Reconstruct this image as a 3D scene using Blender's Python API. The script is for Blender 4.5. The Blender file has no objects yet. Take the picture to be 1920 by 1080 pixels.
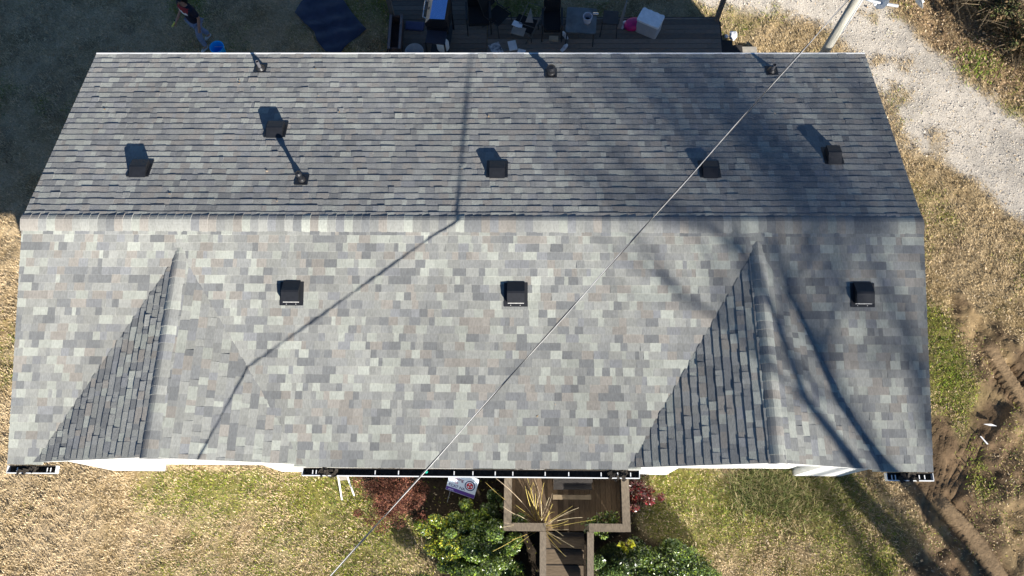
import bpy, bmesh, math, random
import numpy as np
from mathutils import Matrix, Vector
from mathutils.geometry import tessellate_polygon

SC = bpy.context.scene
COL = SC.collection
rnd = random.Random(7)
R = math.radians

# ------------------------------------------------------------------ camera
CAM_R = Vector((0.9998621829, 0.0096285930, -0.0135242545))
CAM_U = Vector((-0.0047135022, 0.9457523390, 0.3248542692))
CAM_F = Vector((-0.0159184848, 0.3247457521, -0.9456673825))
CAM_C = Vector((0.9802652, -5.5312001, 16.4556160))
FPX = 1450.69
cd = bpy.data.cameras.new('camera')
cam = bpy.data.objects.new('camera', cd); COL.objects.link(cam)
m = Matrix.Identity(4)
for i in range(3):
    m[i][0], m[i][1], m[i][2], m[i][3] = CAM_R[i], CAM_U[i], -CAM_F[i], CAM_C[i]
cam.matrix_world = m
cd.sensor_width = 36.0; cd.sensor_fit = 'HORIZONTAL'
cd.lens = FPX / 1920.0 * 36.0
cd.clip_end = 2000.0; cd.clip_start = 0.1
SC.camera = cam

# ------------------------------------------------------------------ sky and sun
SUN_AZ, SUN_EL = R(30.5), R(22.0)        # sun stands in front of the house, right of the camera
SUN = Vector((math.sin(SUN_AZ) * math.cos(SUN_EL), -math.cos(SUN_AZ) * math.cos(SUN_EL), math.sin(SUN_EL)))
w = bpy.data.worlds.new('World'); SC.world = w; w.use_nodes = True
nt = w.node_tree; nt.nodes.clear()
sky = nt.nodes.new('ShaderNodeTexSky'); sky.sky_type = 'NISHITA'; sky.sun_disc = False
sky.sun_elevation = SUN_EL; sky.sun_rotation = math.atan2(SUN.x, SUN.y)
sky.air_density = 1.0; sky.dust_density = 0.0; sky.ozone_density = 6.0
bg = nt.nodes.new('ShaderNodeBackground'); bg.inputs['Strength'].default_value = 0.05
wo = nt.nodes.new('ShaderNodeOutputWorld')
nt.links.new(sky.outputs[0], bg.inputs[0]); nt.links.new(bg.outputs[0], wo.inputs[0])
sl = bpy.data.lights.new('sun', 'SUN'); sl.energy = 5.0; sl.angle = R(0.5); sl.color = (1.0, 0.95, 0.87)
so = bpy.data.objects.new('sun', sl); COL.objects.link(so)
so.rotation_euler = SUN.to_track_quat('Z', 'Y').to_euler(); so.location = SUN * 60
SC.view_settings.view_transform = 'Standard'; SC.view_settings.look = 'None'
SC.view_settings.gamma = 1.0; SC.view_settings.exposure = 1.2

# ------------------------------------------------------------------ helpers
def P(px, py, z=0.0):
    """point of the place at height z seen in direction (px, py) of the 1920 x 1080 photograph"""
    d = CAM_F + CAM_R * ((px - 960) / FPX) - CAM_U * ((py - 540) / FPX)
    t = (z - CAM_C.z) / d.z
    return CAM_C + d * t

def tag(o, label=None, cat=None, group=None, kind=None):
    if label: o['label'] = label
    if cat: o['category'] = cat
    if group: o['group'] = group
    if kind: o['kind'] = kind
    return o

def thing(name, label, cat, loc=(0, 0, 0), rz=0.0, group=None):
    o = bpy.data.objects.new(name, None); COL.objects.link(o)
    o.location = loc; o.rotation_euler = (0, 0, rz); o.empty_display_size = 0.2
    return tag(o, label, cat, group)

class MB:
    """collects shapes; build() links them as one mesh object (coordinates are local to the parent)"""
    def __init__(s): s.v = []; s.f = []; s.m = []; s.c = []
    def add(s, verts, faces, mi=0, col=(1, 1, 1), M=None):
        b = len(s.v)
        if M is not None: verts = [M @ Vector(p) for p in verts]
        s.v += [tuple(p) for p in verts]
        s.c += [col] * len(verts)
        for f in faces: s.f.append([i + b for i in f]); s.m.append(mi)
    def box(s, c, d, M=None, mi=0, col=(1, 1, 1)):
        x, y, z = d[0] / 2, d[1] / 2, d[2] / 2
        V = [(c[0] + i * x, c[1] + j * y, c[2] + k * z) for k in (-1, 1) for j in (-1, 1) for i in (-1, 1)]
        s.add(V, [(0, 2, 3, 1), (4, 5, 7, 6), (0, 1, 5, 4), (2, 6, 7, 3), (0, 4, 6, 2), (1, 3, 7, 5)], mi, col, M)
    def prism(s, pts, z0, z1, M=None, mi=0, col=(1, 1, 1), cap=True):
        """plan polygon pts (counter-clockwise) extruded from z0 to z1"""
        n = len(pts)
        V = [(p[0], p[1], z0) for p in pts] + [(p[0], p[1], z1) for p in pts]
        F = [(i, (i + 1) % n, n + (i + 1) % n, n + i) for i in range(n)]
        if cap: F += [list(range(n))[::-1], list(range(n, 2 * n))]
        s.add(V, F, mi, col, M)
    def tube(s, pts, r, n=8, mi=0, col=(1, 1, 1), M=None, caps=True):
        pts = [Vector(p) for p in pts]
        rr = r if isinstance(r, (list, tuple)) else [r] * len(pts)
        V = []; F = []
        for i, p in enumerate(pts):
            t = (pts[min(i + 1, len(pts) - 1)] - pts[max(i - 1, 0)])
            if t.length < 1e-9: t = Vector((0, 0, 1))
            t.normalize()
            a = Vector((0, 0, 1)) if abs(t.z) < 0.9 else Vector((1, 0, 0))
            e1 = t.cross(a).normalized(); e2 = t.cross(e1)
            for k in range(n):
                an = 2 * math.pi * k / n
                V.append(p + (e1 * math.cos(an) + e2 * math.sin(an)) * rr[i])
        for i in range(len(pts) - 1):
            for k in range(n):
                F.append((i * n + k, i * n + (k + 1) % n, (i + 1) * n + (k + 1) % n, (i + 1) * n + k))
        if caps: F += [list(range(n))[::-1], list(range((len(pts) - 1) * n, len(pts) * n))]
        s.add(V, F, mi, col, M)
    def lathe(s, prof, n=20, mi=0, col=(1, 1, 1), M=None, cap_lo=True, cap_hi=True):
        V = []; F = []
        for (r, z) in prof:
            for k in range(n):
                a = 2 * math.pi * k / n; V.append((r * math.cos(a), r * math.sin(a), z))
        for i in range(len(prof) - 1):
            for k in range(n):
                F.append((i * n + k, i * n + (k + 1) % n, (i + 1) * n + (k + 1) % n, (i + 1) * n + k))
        if cap_lo: F.append(list(range(n))[::-1])
        if cap_hi: F.append(list(range((len(prof) - 1) * n, len(prof) * n)))
        s.add(V, F, mi, col, M)
    def build(s, name, mats, parent=None, smooth=False, bevel=0.0):
        me = bpy.data.meshes.new(name)
        me.from_pydata(s.v, [], s.f)
        if not isinstance(mats, (list, tuple)): mats = [mats]
        for mt in mats: me.materials.append(mt)
        me.polygons.foreach_set('material_index', s.m)
        ca = me.color_attributes.new('Col', 'FLOAT_COLOR', 'POINT')
        arr = np.ones((len(s.v), 4), np.float32); arr[:, :3] = np.array(s.c, np.float32)
        ca.data.foreach_set('color', arr.ravel())
        if bevel > 0:
            bm = bmesh.new(); bm.from_mesh(me)
            bmesh.ops.bevel(bm, geom=[e for e in bm.edges if len(e.link_faces) == 2 and e.calc_face_angle(0) > 0.6],
                            offset=bevel, segments=2, affect='EDGES', profile=0.6)
            bm.to_mesh(me); bm.free()
        if smooth: me.polygons.foreach_set('use_smooth', [True] * len(me.polygons))
        me.update()
        o = bpy.data.objects.new(name, me); COL.objects.link(o)
        if parent: o.parent = parent
        return o

def np_mesh(name, verts, faces_n, nper, cols, mats, parent=None, mi=None):
    """many equal polygons (nper corners each, vertices in order) as one mesh"""
    me = bpy.data.meshes.new(name)
    nv = len(verts); nf = faces_n
    me.vertices.add(nv); me.vertices.foreach_set('co', np.asarray(verts, np.float32).ravel())
    me.loops.add(nf * nper); me.loops.foreach_set('vertex_index', np.arange(nf * nper, dtype=np.int32))
    me.polygons.add(nf)
    me.polygons.foreach_set('loop_start', np.arange(0, nf * nper, nper, dtype=np.int32))
    me.polygons.foreach_set('loop_total', np.full(nf, nper, np.int32))
    for mt in (mats if isinstance(mats, (list, tuple)) else [mats]): me.materials.append(mt)
    if mi is not None: me.polygons.foreach_set('material_index', mi)
    ca = me.color_attributes.new('Col', 'FLOAT_COLOR', 'POINT')
    arr = np.ones((nv, 4), np.float32); arr[:, :3] = cols
    ca.data.foreach_set('color', arr.ravel())
    me.update(calc_edges=True); me.validate()
    o = bpy.data.objects.new(name, me); COL.objects.link(o)
    if parent: o.parent = parent
    return o

def rot_to(n, up=(0, 0, 1)):
    return Vector(n).to_track_quat('Z', 'Y').to_matrix().to_4x4()

def T(x, y, z, rz=0, rx=0, ry=0):
    return Matrix.Translation((x, y, z)) @ Matrix.Rotation(rz, 4, 'Z') @ Matrix.Rotation(ry, 4, 'Y') @ Matrix.Rotation(rx, 4, 'X')

# ------------------------------------------------------------------ materials
def mat(name, col=(1, 1, 1), rough=0.7, metal=0.0, var=0.15, scale=8.0, bump=0.0, bscale=60.0, vcol=False,
        stretch=(1, 1, 1), detail=6.0, spec=0.4, trans=0.0, alpha=None, tint=None, tscale=1.5):
    mt = bpy.data.materials.new(name); mt.use_nodes = True
    n = mt.node_tree.nodes; l = mt.node_tree.links
    b = n['Principled BSDF']
    b.inputs['Roughness'].default_value = rough; b.inputs['Metallic'].default_value = metal
    b.inputs['Specular IOR Level'].default_value = spec
    if rough >= 0.85 and 'Diffuse Roughness' in b.inputs: b.inputs['Diffuse Roughness'].default_value = 1.0
    tc = n.new('ShaderNodeTexCoord'); mp = n.new('ShaderNodeMapping')
    mp.inputs['Scale'].default_value = stretch
    l.new(tc.outputs['Object'], mp.inputs['Vector'])
    if vcol:
        base = n.new('ShaderNodeVertexColor'); base.layer_name = 'Col'; src = base.outputs['Color']
        if col != (1, 1, 1):
            mm = n.new('ShaderNodeMix'); mm.data_type = 'RGBA'; mm.blend_type = 'MULTIPLY'; mm.inputs['Factor'].default_value = 1
            l.new(src, mm.inputs[6]); mm.inputs[7].default_value = (*col, 1); src = mm.outputs[2]
    else:
        base = n.new('ShaderNodeRGB'); base.outputs[0].default_value = (*col, 1); src = base.outputs[0]
    if tint is not None:
        tn = n.new('ShaderNodeTexNoise'); tn.inputs['Scale'].default_value = tscale; tn.inputs['Detail'].default_value = 5
        l.new(mp.outputs[0], tn.inputs['Vector'])
        rp = n.new('ShaderNodeMapRange'); rp.inputs[1].default_value = 0.42; rp.inputs[2].default_value = 0.68
        l.new(tn.outputs['Fac'], rp.inputs[0])
        mm = n.new('ShaderNodeMix'); mm.data_type = 'RGBA'
        l.new(rp.outputs[0], mm.inputs['Factor']); l.new(src, mm.inputs[6]); mm.inputs[7].default_value = (*tint, 1); src = mm.outputs[2]
    nz = n.new('ShaderNodeTexNoise'); nz.inputs['Scale'].default_value = scale; nz.inputs['Detail'].default_value = detail
    l.new(mp.outputs[0], nz.inputs['Vector'])
    mr = n.new('ShaderNodeMapRange'); mr.inputs[1].default_value = 0.25; mr.inputs[2].default_value = 0.75
    mr.inputs[3].default_value = 1 - var; mr.inputs[4].default_value = 1 + var
    l.new(nz.outputs['Fac'], mr.inputs[0])
    mx = n.new('ShaderNodeMix'); mx.data_type = 'RGBA'; mx.blend_type = 'MULTIPLY'; mx.inputs['Factor'].default_value = 1
    l.new(src, mx.inputs[6]); l.new(mr.outputs[0], mx.inputs[7])
    l.new(mx.outputs[2], b.inputs['Base Color'])
    if bump > 0:
        bn = n.new('ShaderNodeTexNoise'); bn.inputs['Scale'].default_value = bscale; bn.inputs['Detail'].default_value = 8
        l.new(mp.outputs[0], bn.inputs['Vector'])
        bp = n.new('ShaderNodeBump'); bp.inputs['Strength'].default_value = bump; bp.inputs['Distance'].default_value = 0.02
        l.new(bn.outputs['Fac'], bp.inputs['Height']); l.new(bp.outputs[0], b.inputs['Normal'])
    if trans: b.inputs['Transmission Weight'].default_value = trans
    return mt

M_SHINGLE = mat('asphalt_shingle', rough=0.92, var=0.17, scale=42, vcol=True, bump=0.35, bscale=140, spec=0.25, detail=8, stretch=(1, .35, .5))
M_FELT = mat('roof_underlay', (0.03, 0.03, 0.035), 0.95)
M_WHITE = mat('white_vinyl', (0.80, 0.80, 0.78), 0.5, var=0.04, scale=3)
M_SIDING = mat('white_siding', (0.80, 0.80, 0.78), 0.55, var=0.05, scale=4, tint=(0.70, 0.69, 0.64), tscale=1.2)
M_FOUND = mat('foundation', (0.36, 0.29, 0.24), 0.9, var=0.3, scale=9)
M_DEBRIS = mat('gutter_dirt', (0.05, 0.04, 0.03), 0.95, var=0.6, scale=20, bump=0.6)
M_BLACKMETAL = mat('black_vent_metal', (0.011, 0.012, 0.015), 0.48, metal=0.0, var=0.25, scale=14, spec=0.5)
M_SCREEN = mat('vent_screen', (0.55, 0.54, 0.52), 0.5, var=0.3, scale=60)
M_RUBBER = mat('black_rubber', (0.018, 0.018, 0.02), 0.45, var=0.2)
M_PVC = mat('grey_pipe', (0.10, 0.10, 0.11), 0.5, var=0.1)
M_DECK = mat('weathered_deck', rough=0.85, var=0.3, scale=10, vcol=True, stretch=(1, 12, 6), bump=0.3, bscale=30)
M_PORCH = mat('weathered_porch', rough=0.85, var=0.38, scale=10, vcol=True, stretch=(12, 1, 6), bump=0.3, bscale=30)
M_RAIL = mat('weathered_rail', (0.20, 0.16, 0.115), 0.85, var=0.3, scale=9, stretch=(4, 1.5, 4), bump=0.3)
M_DARKWOOD = mat('dark_wood', (0.035, 0.03, 0.027), 0.8, var=0.35, scale=8)
M_GROUND = mat('soil_and_thatch', rough=0.95, var=0.38, scale=22, vcol=True, bump=0.9, bscale=45, detail=10, spec=0.1)
M_GRAVEL = mat('gravel', rough=0.9, var=0.30, scale=36, vcol=True, bump=1.0, bscale=70, detail=10, spec=0.2)
M_MUD = mat('mud', rough=0.9, var=0.32, scale=9, vcol=True, bump=0.8, bscale=30, detail=10, spec=0.2)
M_BLADE = mat('grass_blades', rough=0.75, var=0.12, scale=3, vcol=True, spec=0.2)
M_STONE = mat('gravel_stones', rough=0.9, var=0.15, scale=20, vcol=True, spec=0.2)
M_LEAF = mat('leaves', rough=0.34, var=0.12, scale=6, vcol=True, spec=0.6)
M_DRYLEAF = mat('dry_leaves', rough=0.8, var=0.2, scale=6, vcol=True, spec=0.2)
M_TWIG = mat('twigs', rough=0.8, var=0.25, scale=12, vcol=True)
M_BARK = mat('bark', (0.16, 0.13, 0.10), 0.95, var=0.4, scale=6, bump=0.6)
M_POLE = mat('pole_wood', (0.40, 0.38, 0.32), 0.85, var=0.3, scale=5, stretch=(6, 6, 0.6), bump=0.4)
M_CABLE = mat('bare_cable', (0.40, 0.39, 0.38), 0.45, metal=0.3, var=0.3, scale=6)
M_BLACKCABLE = mat('black_cable', (0.03, 0.03, 0.03), 0.6)
M_GREYMETAL = mat('grey_metal', (0.42, 0.44, 0.47), 0.45, metal=0.2, var=0.1)
M_WHITEMETAL = mat('white_metal', (0.78, 0.78, 0.76), 0.45, var=0.08)
M_LID = mat('sky_tinted_lid', (0.36, 0.56, 0.92), 0.25, metal=0.9, var=0.06)  # steel lid with the blue sky reflection put into its base colour
M_STEEL = mat('stainless_steel', (0.62, 0.62, 0.63), 0.22, metal=1.0, var=0.06)
M_GRILLDARK = mat('grill_black', (0.015, 0.015, 0.018), 0.5, var=0.2)
M_CREAM = mat('polished_front', (0.60, 0.56, 0.48), 0.30, metal=0.25, var=0.06)
M_BLACKFAB = mat('black_fabric', (0.012, 0.012, 0.013), 0.9, var=0.3)
M_DARKFRAME = mat('dark_frame', (0.03, 0.028, 0.027), 0.5, var=0.2)
M_TUBEMETAL = mat('dull_tube_metal', (0.14, 0.13, 0.12), 0.5, metal=0.4, var=0.2)
M_PAPER = mat('paper', (0.78, 0.78, 0.78), 0.7, var=0.12, scale=8)
M_CARD = mat('cardboard', (0.34, 0.30, 0.25), 0.9, var=0.15)
M_PRINT = mat('magazine_print', (0.55, 0.55, 0.55), 0.5, var=0.2, tint=(0.07, 0.07, 0.10), tscale=14)
M_TABLE = mat('table_glass_top', (0.16, 0.17, 0.17), 0.5, var=0.25, scale=5, tint=(0.10, 0.10, 0.09), tscale=3)
M_COOLER = mat('white_foam', (0.78, 0.80, 0.82), 0.75, var=0.12, scale=14, bump=0.2, bscale=60)
M_PINK = mat('magenta_plastic', (0.50, 0.015, 0.16), 0.45, var=0.25)
M_BLUE = mat('sky_blue_plastic', (0.015, 0.46, 0.98), 0.4, var=0.05)
M_TARP = mat('dark_blue_tarp', (0.028, 0.032, 0.062), 0.5, var=0.25, scale=6, bump=0.3, bscale=9)
M_CUSHION = mat('navy_cloth', (0.05, 0.06, 0.13), 0.8, var=0.2)
M_STOOL = mat('brown_vinyl', (0.06, 0.05, 0.045), 0.7, var=0.2)
M_WOODBLOCK = mat('raw_wood', (0.42, 0.36, 0.27), 0.8, var=0.25, stretch=(1, 5, 5))
M_CLEAR = mat('cloudy_plastic', (0.45, 0.52, 0.58), 0.3, var=0.2, trans=0.3)
M_SKIN = mat('skin', (0.36, 0.20, 0.14), 0.55, var=0.06)
M_HAIR = mat('black_hair', (0.012, 0.010, 0.009), 0.6, var=0.3)
M_SHIRT = mat('navy_shirt', (0.012, 0.013, 0.028), 0.85, var=0.15)
M_RED = mat('red_cloth', (0.28, 0.02, 0.03), 0.85, var=0.1)
M_STRIPE = mat('white_cloth', (0.75, 0.75, 0.75), 0.8, var=0.05)
M_DENIM = mat('washed_denim', (0.20, 0.25, 0.36), 0.9, var=0.3, scale=10)
M_SHOE = mat('pale_shoe', (0.50, 0.50, 0.49), 0.7, var=0.1)
M_YELLOW = mat('yellow_plastic', (0.75, 0.65, 0.12), 0.5, var=0.05)
M_SIGN = mat('sign_board', (0.66, 0.74, 0.82), 0.5, var=0.04)
M_INKRED = mat('ink_purple_red', (0.16, 0.015, 0.07), 0.6, var=0.05)
M_INKBLUE = mat('ink_navy', (0.02, 0.03, 0.12), 0.6, var=0.05)
M_INKPURPLE = mat('ink_purple', (0.09, 0.04, 0.25), 0.6, var=0.05)
M_LOGORED = mat('logo_red', (0.42, 0.02, 0.03), 0.6, var=0.05)
M_GREEN = mat('green_plastic', (0.02, 0.40, 0.28), 0.5)
M_CONC = mat('concrete', (0.36, 0.33, 0.28), 0.9, var=0.2, scale=10)

# ------------------------------------------------------------------ ground
def vnoise(x, y, sc, seed):
    g = np.random.RandomState(seed).rand(256, 256)
    u = x / sc + 1000.37; v = y / sc + 1000.71
    i = np.floor(u).astype(int); j = np.floor(v).astype(int)
    fu = u - i; fv = v - j
    fu = fu * fu * (3 - 2 * fu); fv = fv * fv * (3 - 2 * fv)
    i0, i1, j0, j1 = i % 256, (i + 1) % 256, j % 256, (j + 1) % 256
    return (g[i0, j0] * (1 - fu) + g[i1, j0] * fu) * (1 - fv) + (g[i0, j1] * (1 - fu) + g[i1, j1] * fu) * fv
def fbm(x, y, sc, seed, n=4):
    s = 0; a = 1; t = 0
    for k in range(n):
        s = s + a * vnoise(x, y, sc / 2 ** k, seed + k); t += a; a *= 0.55
    return s / t
def sdist(x, y, poly):
    """signed distance, positive inside the polygon"""
    d = np.full(x.shape, 1e9); ins = np.zeros(x.shape, bool)
    n = len(poly)
    for k in range(n):
        ax, ay = poly[k]; bx, by = poly[(k + 1) % n]
        ex, ey = bx - ax, by - ay
        t = np.clip(((x - ax) * ex + (y - ay) * ey) / (ex * ex + ey * ey), 0, 1)
        d = np.minimum(d, np.hypot(x - ax - t * ex, y - ay - t * ey))
        c = ((ay > y) != (by > y)) & (x < (bx - ax) * (y - ay) / (by - ay + 1e-12) + ax)
        ins ^= c
    return np.where(ins, d, -d)
def seg_d(x, y, pts):
    """distance to a polyline and signed side offset"""
    best = np.full(x.shape, 1e9); off = np.zeros(x.shape); run = np.zeros(x.shape); L = 0
    for (ax, ay), (bx, by) in zip(pts[:-1], pts[1:]):
        ex, ey = bx - ax, by - ay; ll = math.hypot(ex, ey)
        t = np.clip(((x - ax) * ex + (y - ay) * ey) / (ll * ll), 0, 1)
        d = np.hypot(x - ax - t * ex, y - ay - t * ey)
        o = ((x - ax) * ey - (y - ay) * ex) / ll
        b = d < best
        off = np.where(b, o, off); run = np.where(b, L + t * ll, run); best = np.minimum(best, d); L += ll
    return best, off, run

DRIVE = [(4.5, 9.4), (5.6, 8.0), (7.6, 7.35), (9.55, 6.2), (9.55, 4.9), (10.0, 3.9), (11.2, 2.95), (12.5, 1.75), (16, -1.5),
         (19, 1.0), (15.5, 2.6), (12.97, 4.4), (12.1, 5.3), (11.35, 6.35), (10.5, 7.6), (9.0, 10.0)]
MUD = [(8.0, -9), (8.35, -6.2), (8.9, -5.0), (9.0, -3.4), (9.35, -2.55), (10.0, -2.5), (10.15, -3.2), (10.75, -2.2), (10.5, -1.0),
       (10.7, -0.2), (11.35, -0.6), (12.0, -1.2), (13.5, -3.2), (13.5, -9)]
def ss(a, b, x):
    t = np.clip((x - a) / (b - a), 0, 1); return t * t * (3 - 2 * t)
def zones(x, y):
    gr = ss(-0.32, 0.30, sdist(x, y, DRIVE) + (fbm(x, y, 1.3, 3) - 0.5) * 1.5)
    bare = ss(0.52, 0.68, fbm(x, y, 1.1, 21)) * ss(9.0, 9.6, x) * ss(3.0, 4.2, y) * ss(11.6, 10.6, x)
    gr = gr * (1 - 0.75 * bare)
    md = ss(-0.25, 0.25, sdist(x, y, MUD) + (fbm(x, y, 0.9, 5) - 0.5) * 0.9)
    leaf = ss(-0.2, 0.5, (x * 0.72 + y * 0.69 - 12.55) + (fbm(x, y, 0.9, 8) - 0.5)) * ss(3.5, 4.6, y) * (1 - gr)
    return gr, md * (1 - gr), leaf
def bed_amt(x, y): return ss(-.18, .22, sdist(x, y, BED) + (fbm(x, y, .7, 61) - .5) * .5)
def green_amt(x, y):
    g = fbm(x, y, 1.5, 31, 5)
    bias = -0.10 * np.ones_like(x)
    bias = bias + 0.37 * ss(-7.6, -4.8, x) * ss(3.5, 3.0, x) * ss(-3.7, -4.1, y) * (0.68 + 0.32 * ss(-5.8, -4.3, y)) - 0.2 * ss(-7.5, -8.5, x) * ss(-1, 0, y) - 0.25 * ss(-6.8, -8.0, x) * ss(-2, -3.5, y)             # strip under the front wall
    bias = bias + 0.25 * ss(3.0, 4.0, x) * ss(9.4, 8.2, x) * ss(-3.7, -4.1, y)                     # right front lawn
    bias = bias + 0.13 * np.exp(-(((x - 10.15) / 0.45) ** 2 + ((y + 1.75) / 1.0) ** 2))               # green tufts by the mud
    bias = bias + 0.15 * np.exp(-(((x - 9.65) / 0.5) ** 2 + ((y + 0.9) / 0.9) ** 2))
    bias = bias + 0.2 * np.exp(-(((x - 10.3) / 0.3) ** 2 + ((y + 4.1) / 0.7) ** 2))
    bias = bias + 0.34 * np.exp(-(((x - 12.2) / 0.35) ** 2 + ((y - 6.0) / 0.4) ** 2))
    bias = bias + 0.10 * ss(3.0, 4.5, y) * ss(6, 3, x) + 0.10 * ss(8.6, 9.2, x) * ss(2.5, 1.0, y)
    return ss(0.33, 0.74, g + bias)
C_DEAD = np.array((0.63, 0.49, 0.305)); C_DEAD2 = np.array((0.40, 0.29, 0.145)); C_GREEN = np.array((0.23, 0.225, 0.05))
C_GRAV = np.array((0.61, 0.55, 0.465)); C_MUD = np.array((0.235, 0.155, 0.085)); C_LEAF = np.array((0.33, 0.225, 0.125))
C_SOIL = np.array((0.16, 0.12, 0.075))
BED = [(-2.5, -3.7), (-2.25, -4.4), (-1.3, -5.0), (-.9, -5.35), (-.8, -6.3), (1.2, -6.6), (4.6, -6.5), (4.3, -5.5), (3.3, -5.2), (3.55, -4.3), (3.3, -3.7)]
C_BED = np.array((0.055, 0.042, 0.03))
def lerp(a, b, t): return a + (b - a) * np.asarray(t)[..., None]
def thatch(x, y):
    d = lerp(C_DEAD, C_DEAD2, ss(0.35, 0.72, fbm(x, y, 0.8, 51, 5)))
    d = lerp(d, C_DEAD2, ss(3, 8, x) * 0.55)
    return lerp(d, C_GREEN, green_amt(x, y) * 0.8)

TREADS = [([(9.1, -3.9), (9.45, -3.1), (10.0, -2.5)], 0.22), ([(9.6, -4.3), (10.25, -3.4), (10.9, -2.3)], 0.24),
          ([(9.25, -4.7), (9.6, -3.9), (9.9, -3.1)], 0.18), ([(10.6, -2.9), (11.2, -2.1), (12.2, -1.2)], 0.25),
          ([(11.3, -5.6), (11.7, -4.4), (12.6, -3.2)], 0.3)]
BEAMS = [([(10.98, -1.0), (11.25, -1.6), (11.75, -2.7), (12.2, -3.4)], 0.14), ([(9.3, -4.25), (9.9, -4.95), (10.6, -6.2), (11.3, -7.2)], 0.15),
         ([(11.35, -2.5), (11.85, -3.3), (12.4, -4.2)], 0.12)]
def ground_z(x, y, gr, md):
    z = (fbm(x, y, 2.2, 71) - 0.5) * 0.05 * ss(3.2, 6.0, np.abs(x) * 0 + np.maximum(np.abs(y), np.abs(x) - 3.5))
    z = z + ((fbm(x, y, 0.30, 77, 3) - 0.5) * 0.05 + (fbm(x, y, 0.13, 78, 2) - 0.5) * 0.06) * (1 - gr) + (fbm(x, y, 0.16, 79, 2) - 0.5) * 0.02 * gr
    rough = (fbm(x, y, 0.5, 81, 5) - 0.5) * 0.36
    zz = rough.copy()
    for pts, hw in TREADS:
        d, o, run = seg_d(x, y, pts)
        k = ss(hw + 0.10, hw - 0.04, d)
        zz = zz * (1 - k) + k * (-0.04 + 0.022 * np.sin(o * 2 * math.pi / 0.12 + 2.5 * rough * 8) * ss(.3, .6, fbm(x, y, .7, 83, 3)) + 0.55 * rough)
    for pts, hw in BEAMS:
        d, o, run = seg_d(x, y, pts)
        k = ss(hw + 0.04, hw - 0.02, d) * ss(0, .45, run); e = ss(0, .45, run) * ss(hw + 0.16, hw + 0.05, d) * (1 - k)
        zz = zz * (1 - k) + k * (0.045 + 0.010 * np.sin(o * 2 * math.pi / 0.06))
        zz = zz - e * 0.06
    return z * (1 - md) + md * (zz + 0.01)

X0, X1, Y0, Y1, STEP = -14.0, 15.0, -7.6, 10.0, 0.05
gx = np.arange(X0, X1 + 1e-6, STEP); gy = np.arange(Y0, Y1 + 1e-6, STEP)
GX, GY = np.meshgrid(gx, gy, indexing='ij')
ZG, ZM, ZL = zones(GX, GY)
GZ = ground_z(GX, GY, ZG, ZM)
gc = thatch(GX, GY) * 0.80
gc = lerp(gc, C_SOIL, ss(0.50, 0.75, fbm(GX, GY, 0.5, 91, 4)) * 0.5)
beam_k = np.zeros_like(GX)
for pts, hw in BEAMS: beam_k = np.maximum(beam_k, ss(hw + 0.03, hw - 0.03, seg_d(GX, GY, pts)[0]) * ss(0, .45, seg_d(GX, GY, pts)[2]))
mudc = lerp(C_MUD, C_MUD * 0.62, ss(0.4, 0.7, fbm(GX, GY, 0.6, 95, 5))); mudc = lerp(mudc, np.array((0.36, 0.25, 0.14)), beam_k * 0.9)
mudc = lerp(mudc, C_DEAD2, ss(0.52, 0.7, fbm(GX, GY, 0.8, 97, 4)) * 0.6 * (1 - beam_k))
gravc = lerp(C_GRAV, C_GRAV * 0.78, ss(0.4, 0.75, fbm(GX, GY, 0.6, 99, 5)))
leafc = lerp(C_LEAF, C_LEAF * 0.55, ss(0.35, 0.7, fbm(GX, GY, 0.4, 103, 5)))
ZB = bed_amt(GX, GY); gc = lerp(gc, C_BED, ZB); gc = lerp(gc, leafc, ZL); gc = lerp(gc, mudc, ZM); gc = lerp(gc, gravc, ZG)
NX, NY = GX.shape
vid = np.arange(NX * NY).reshape(NX, NY)
quads = np.stack([vid[:-1, :-1], vid[1:, :-1], vid[1:, 1:], vid[:-1, 1:]], -1).reshape(-1, 4)
fx = (GX[:-1, :-1] + STEP / 2).ravel(); fy = (GY[:-1, :-1] + STEP / 2).ravel()
cls = np.zeros(len(quads), int)
cls[ZG[:-1, :-1].ravel() > 0.5] = 1
cls[(ZM[:-1, :-1].ravel() > 0.5)] = 2
ALLV = np.stack([GX, GY, GZ], -1).reshape(-1, 3); ALLC = gc.reshape(-1, 3)
def grid_part(name, k, mt, ring=False):
    q = quads[cls == k]
    u, inv = np.unique(q, return_inverse=True)
    V = ALLV[u]; Cc = ALLC[u]; F = inv.reshape(-1, 4)
    if ring:
        B = 300.0; b = len(V)
        rv = np.array([(X0, Y0, 0), (X1, Y0, 0), (X1, Y1, 0), (X0, Y1, 0), (-B, -B, 0), (B, -B, 0), (B, B, 0), (-B, B, 0)], float)
        V = np.vstack([V, rv]); Cc = np.vstack([Cc, np.tile(C_DEAD * 0.7, (8, 1))])
        F = np.vstack([F, np.array([(4, 5, 1, 0), (5, 6, 2, 1), (6, 7, 3, 2), (7, 4, 0, 3)]) + b])
    me = bpy.data.meshes.new(name)
    me.vertices.add(len(V)); me.vertices.foreach_set('co', V.astype(np.float32).ravel())
    me.loops.add(len(F) * 4); me.loops.foreach_set('vertex_index', F.astype(np.int32).ravel())
    me.polygons.add(len(F)); me.polygons.foreach_set('loop_start', np.arange(0, len(F) * 4, 4, dtype=np.int32))
    me.polygons.foreach_set('loop_total', np.full(len(F), 4, np.int32))
    me.materials.append(mt)
    ca = me.color_attributes.new('Col', 'FLOAT_COLOR', 'POINT')
    a = np.ones((len(V), 4), np.float32); a[:, :3] = Cc; ca.data.foreach_set('color', a.ravel())
    me.update(calc_edges=True)
    me.polygons.foreach_set('use_smooth', [True] * len(F))
    o = bpy.data.objects.new(name, me); COL.objects.link(o)
    return tag(o, kind='structure')
grid_part('ground', 0, M_GROUND, ring=True)
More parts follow.
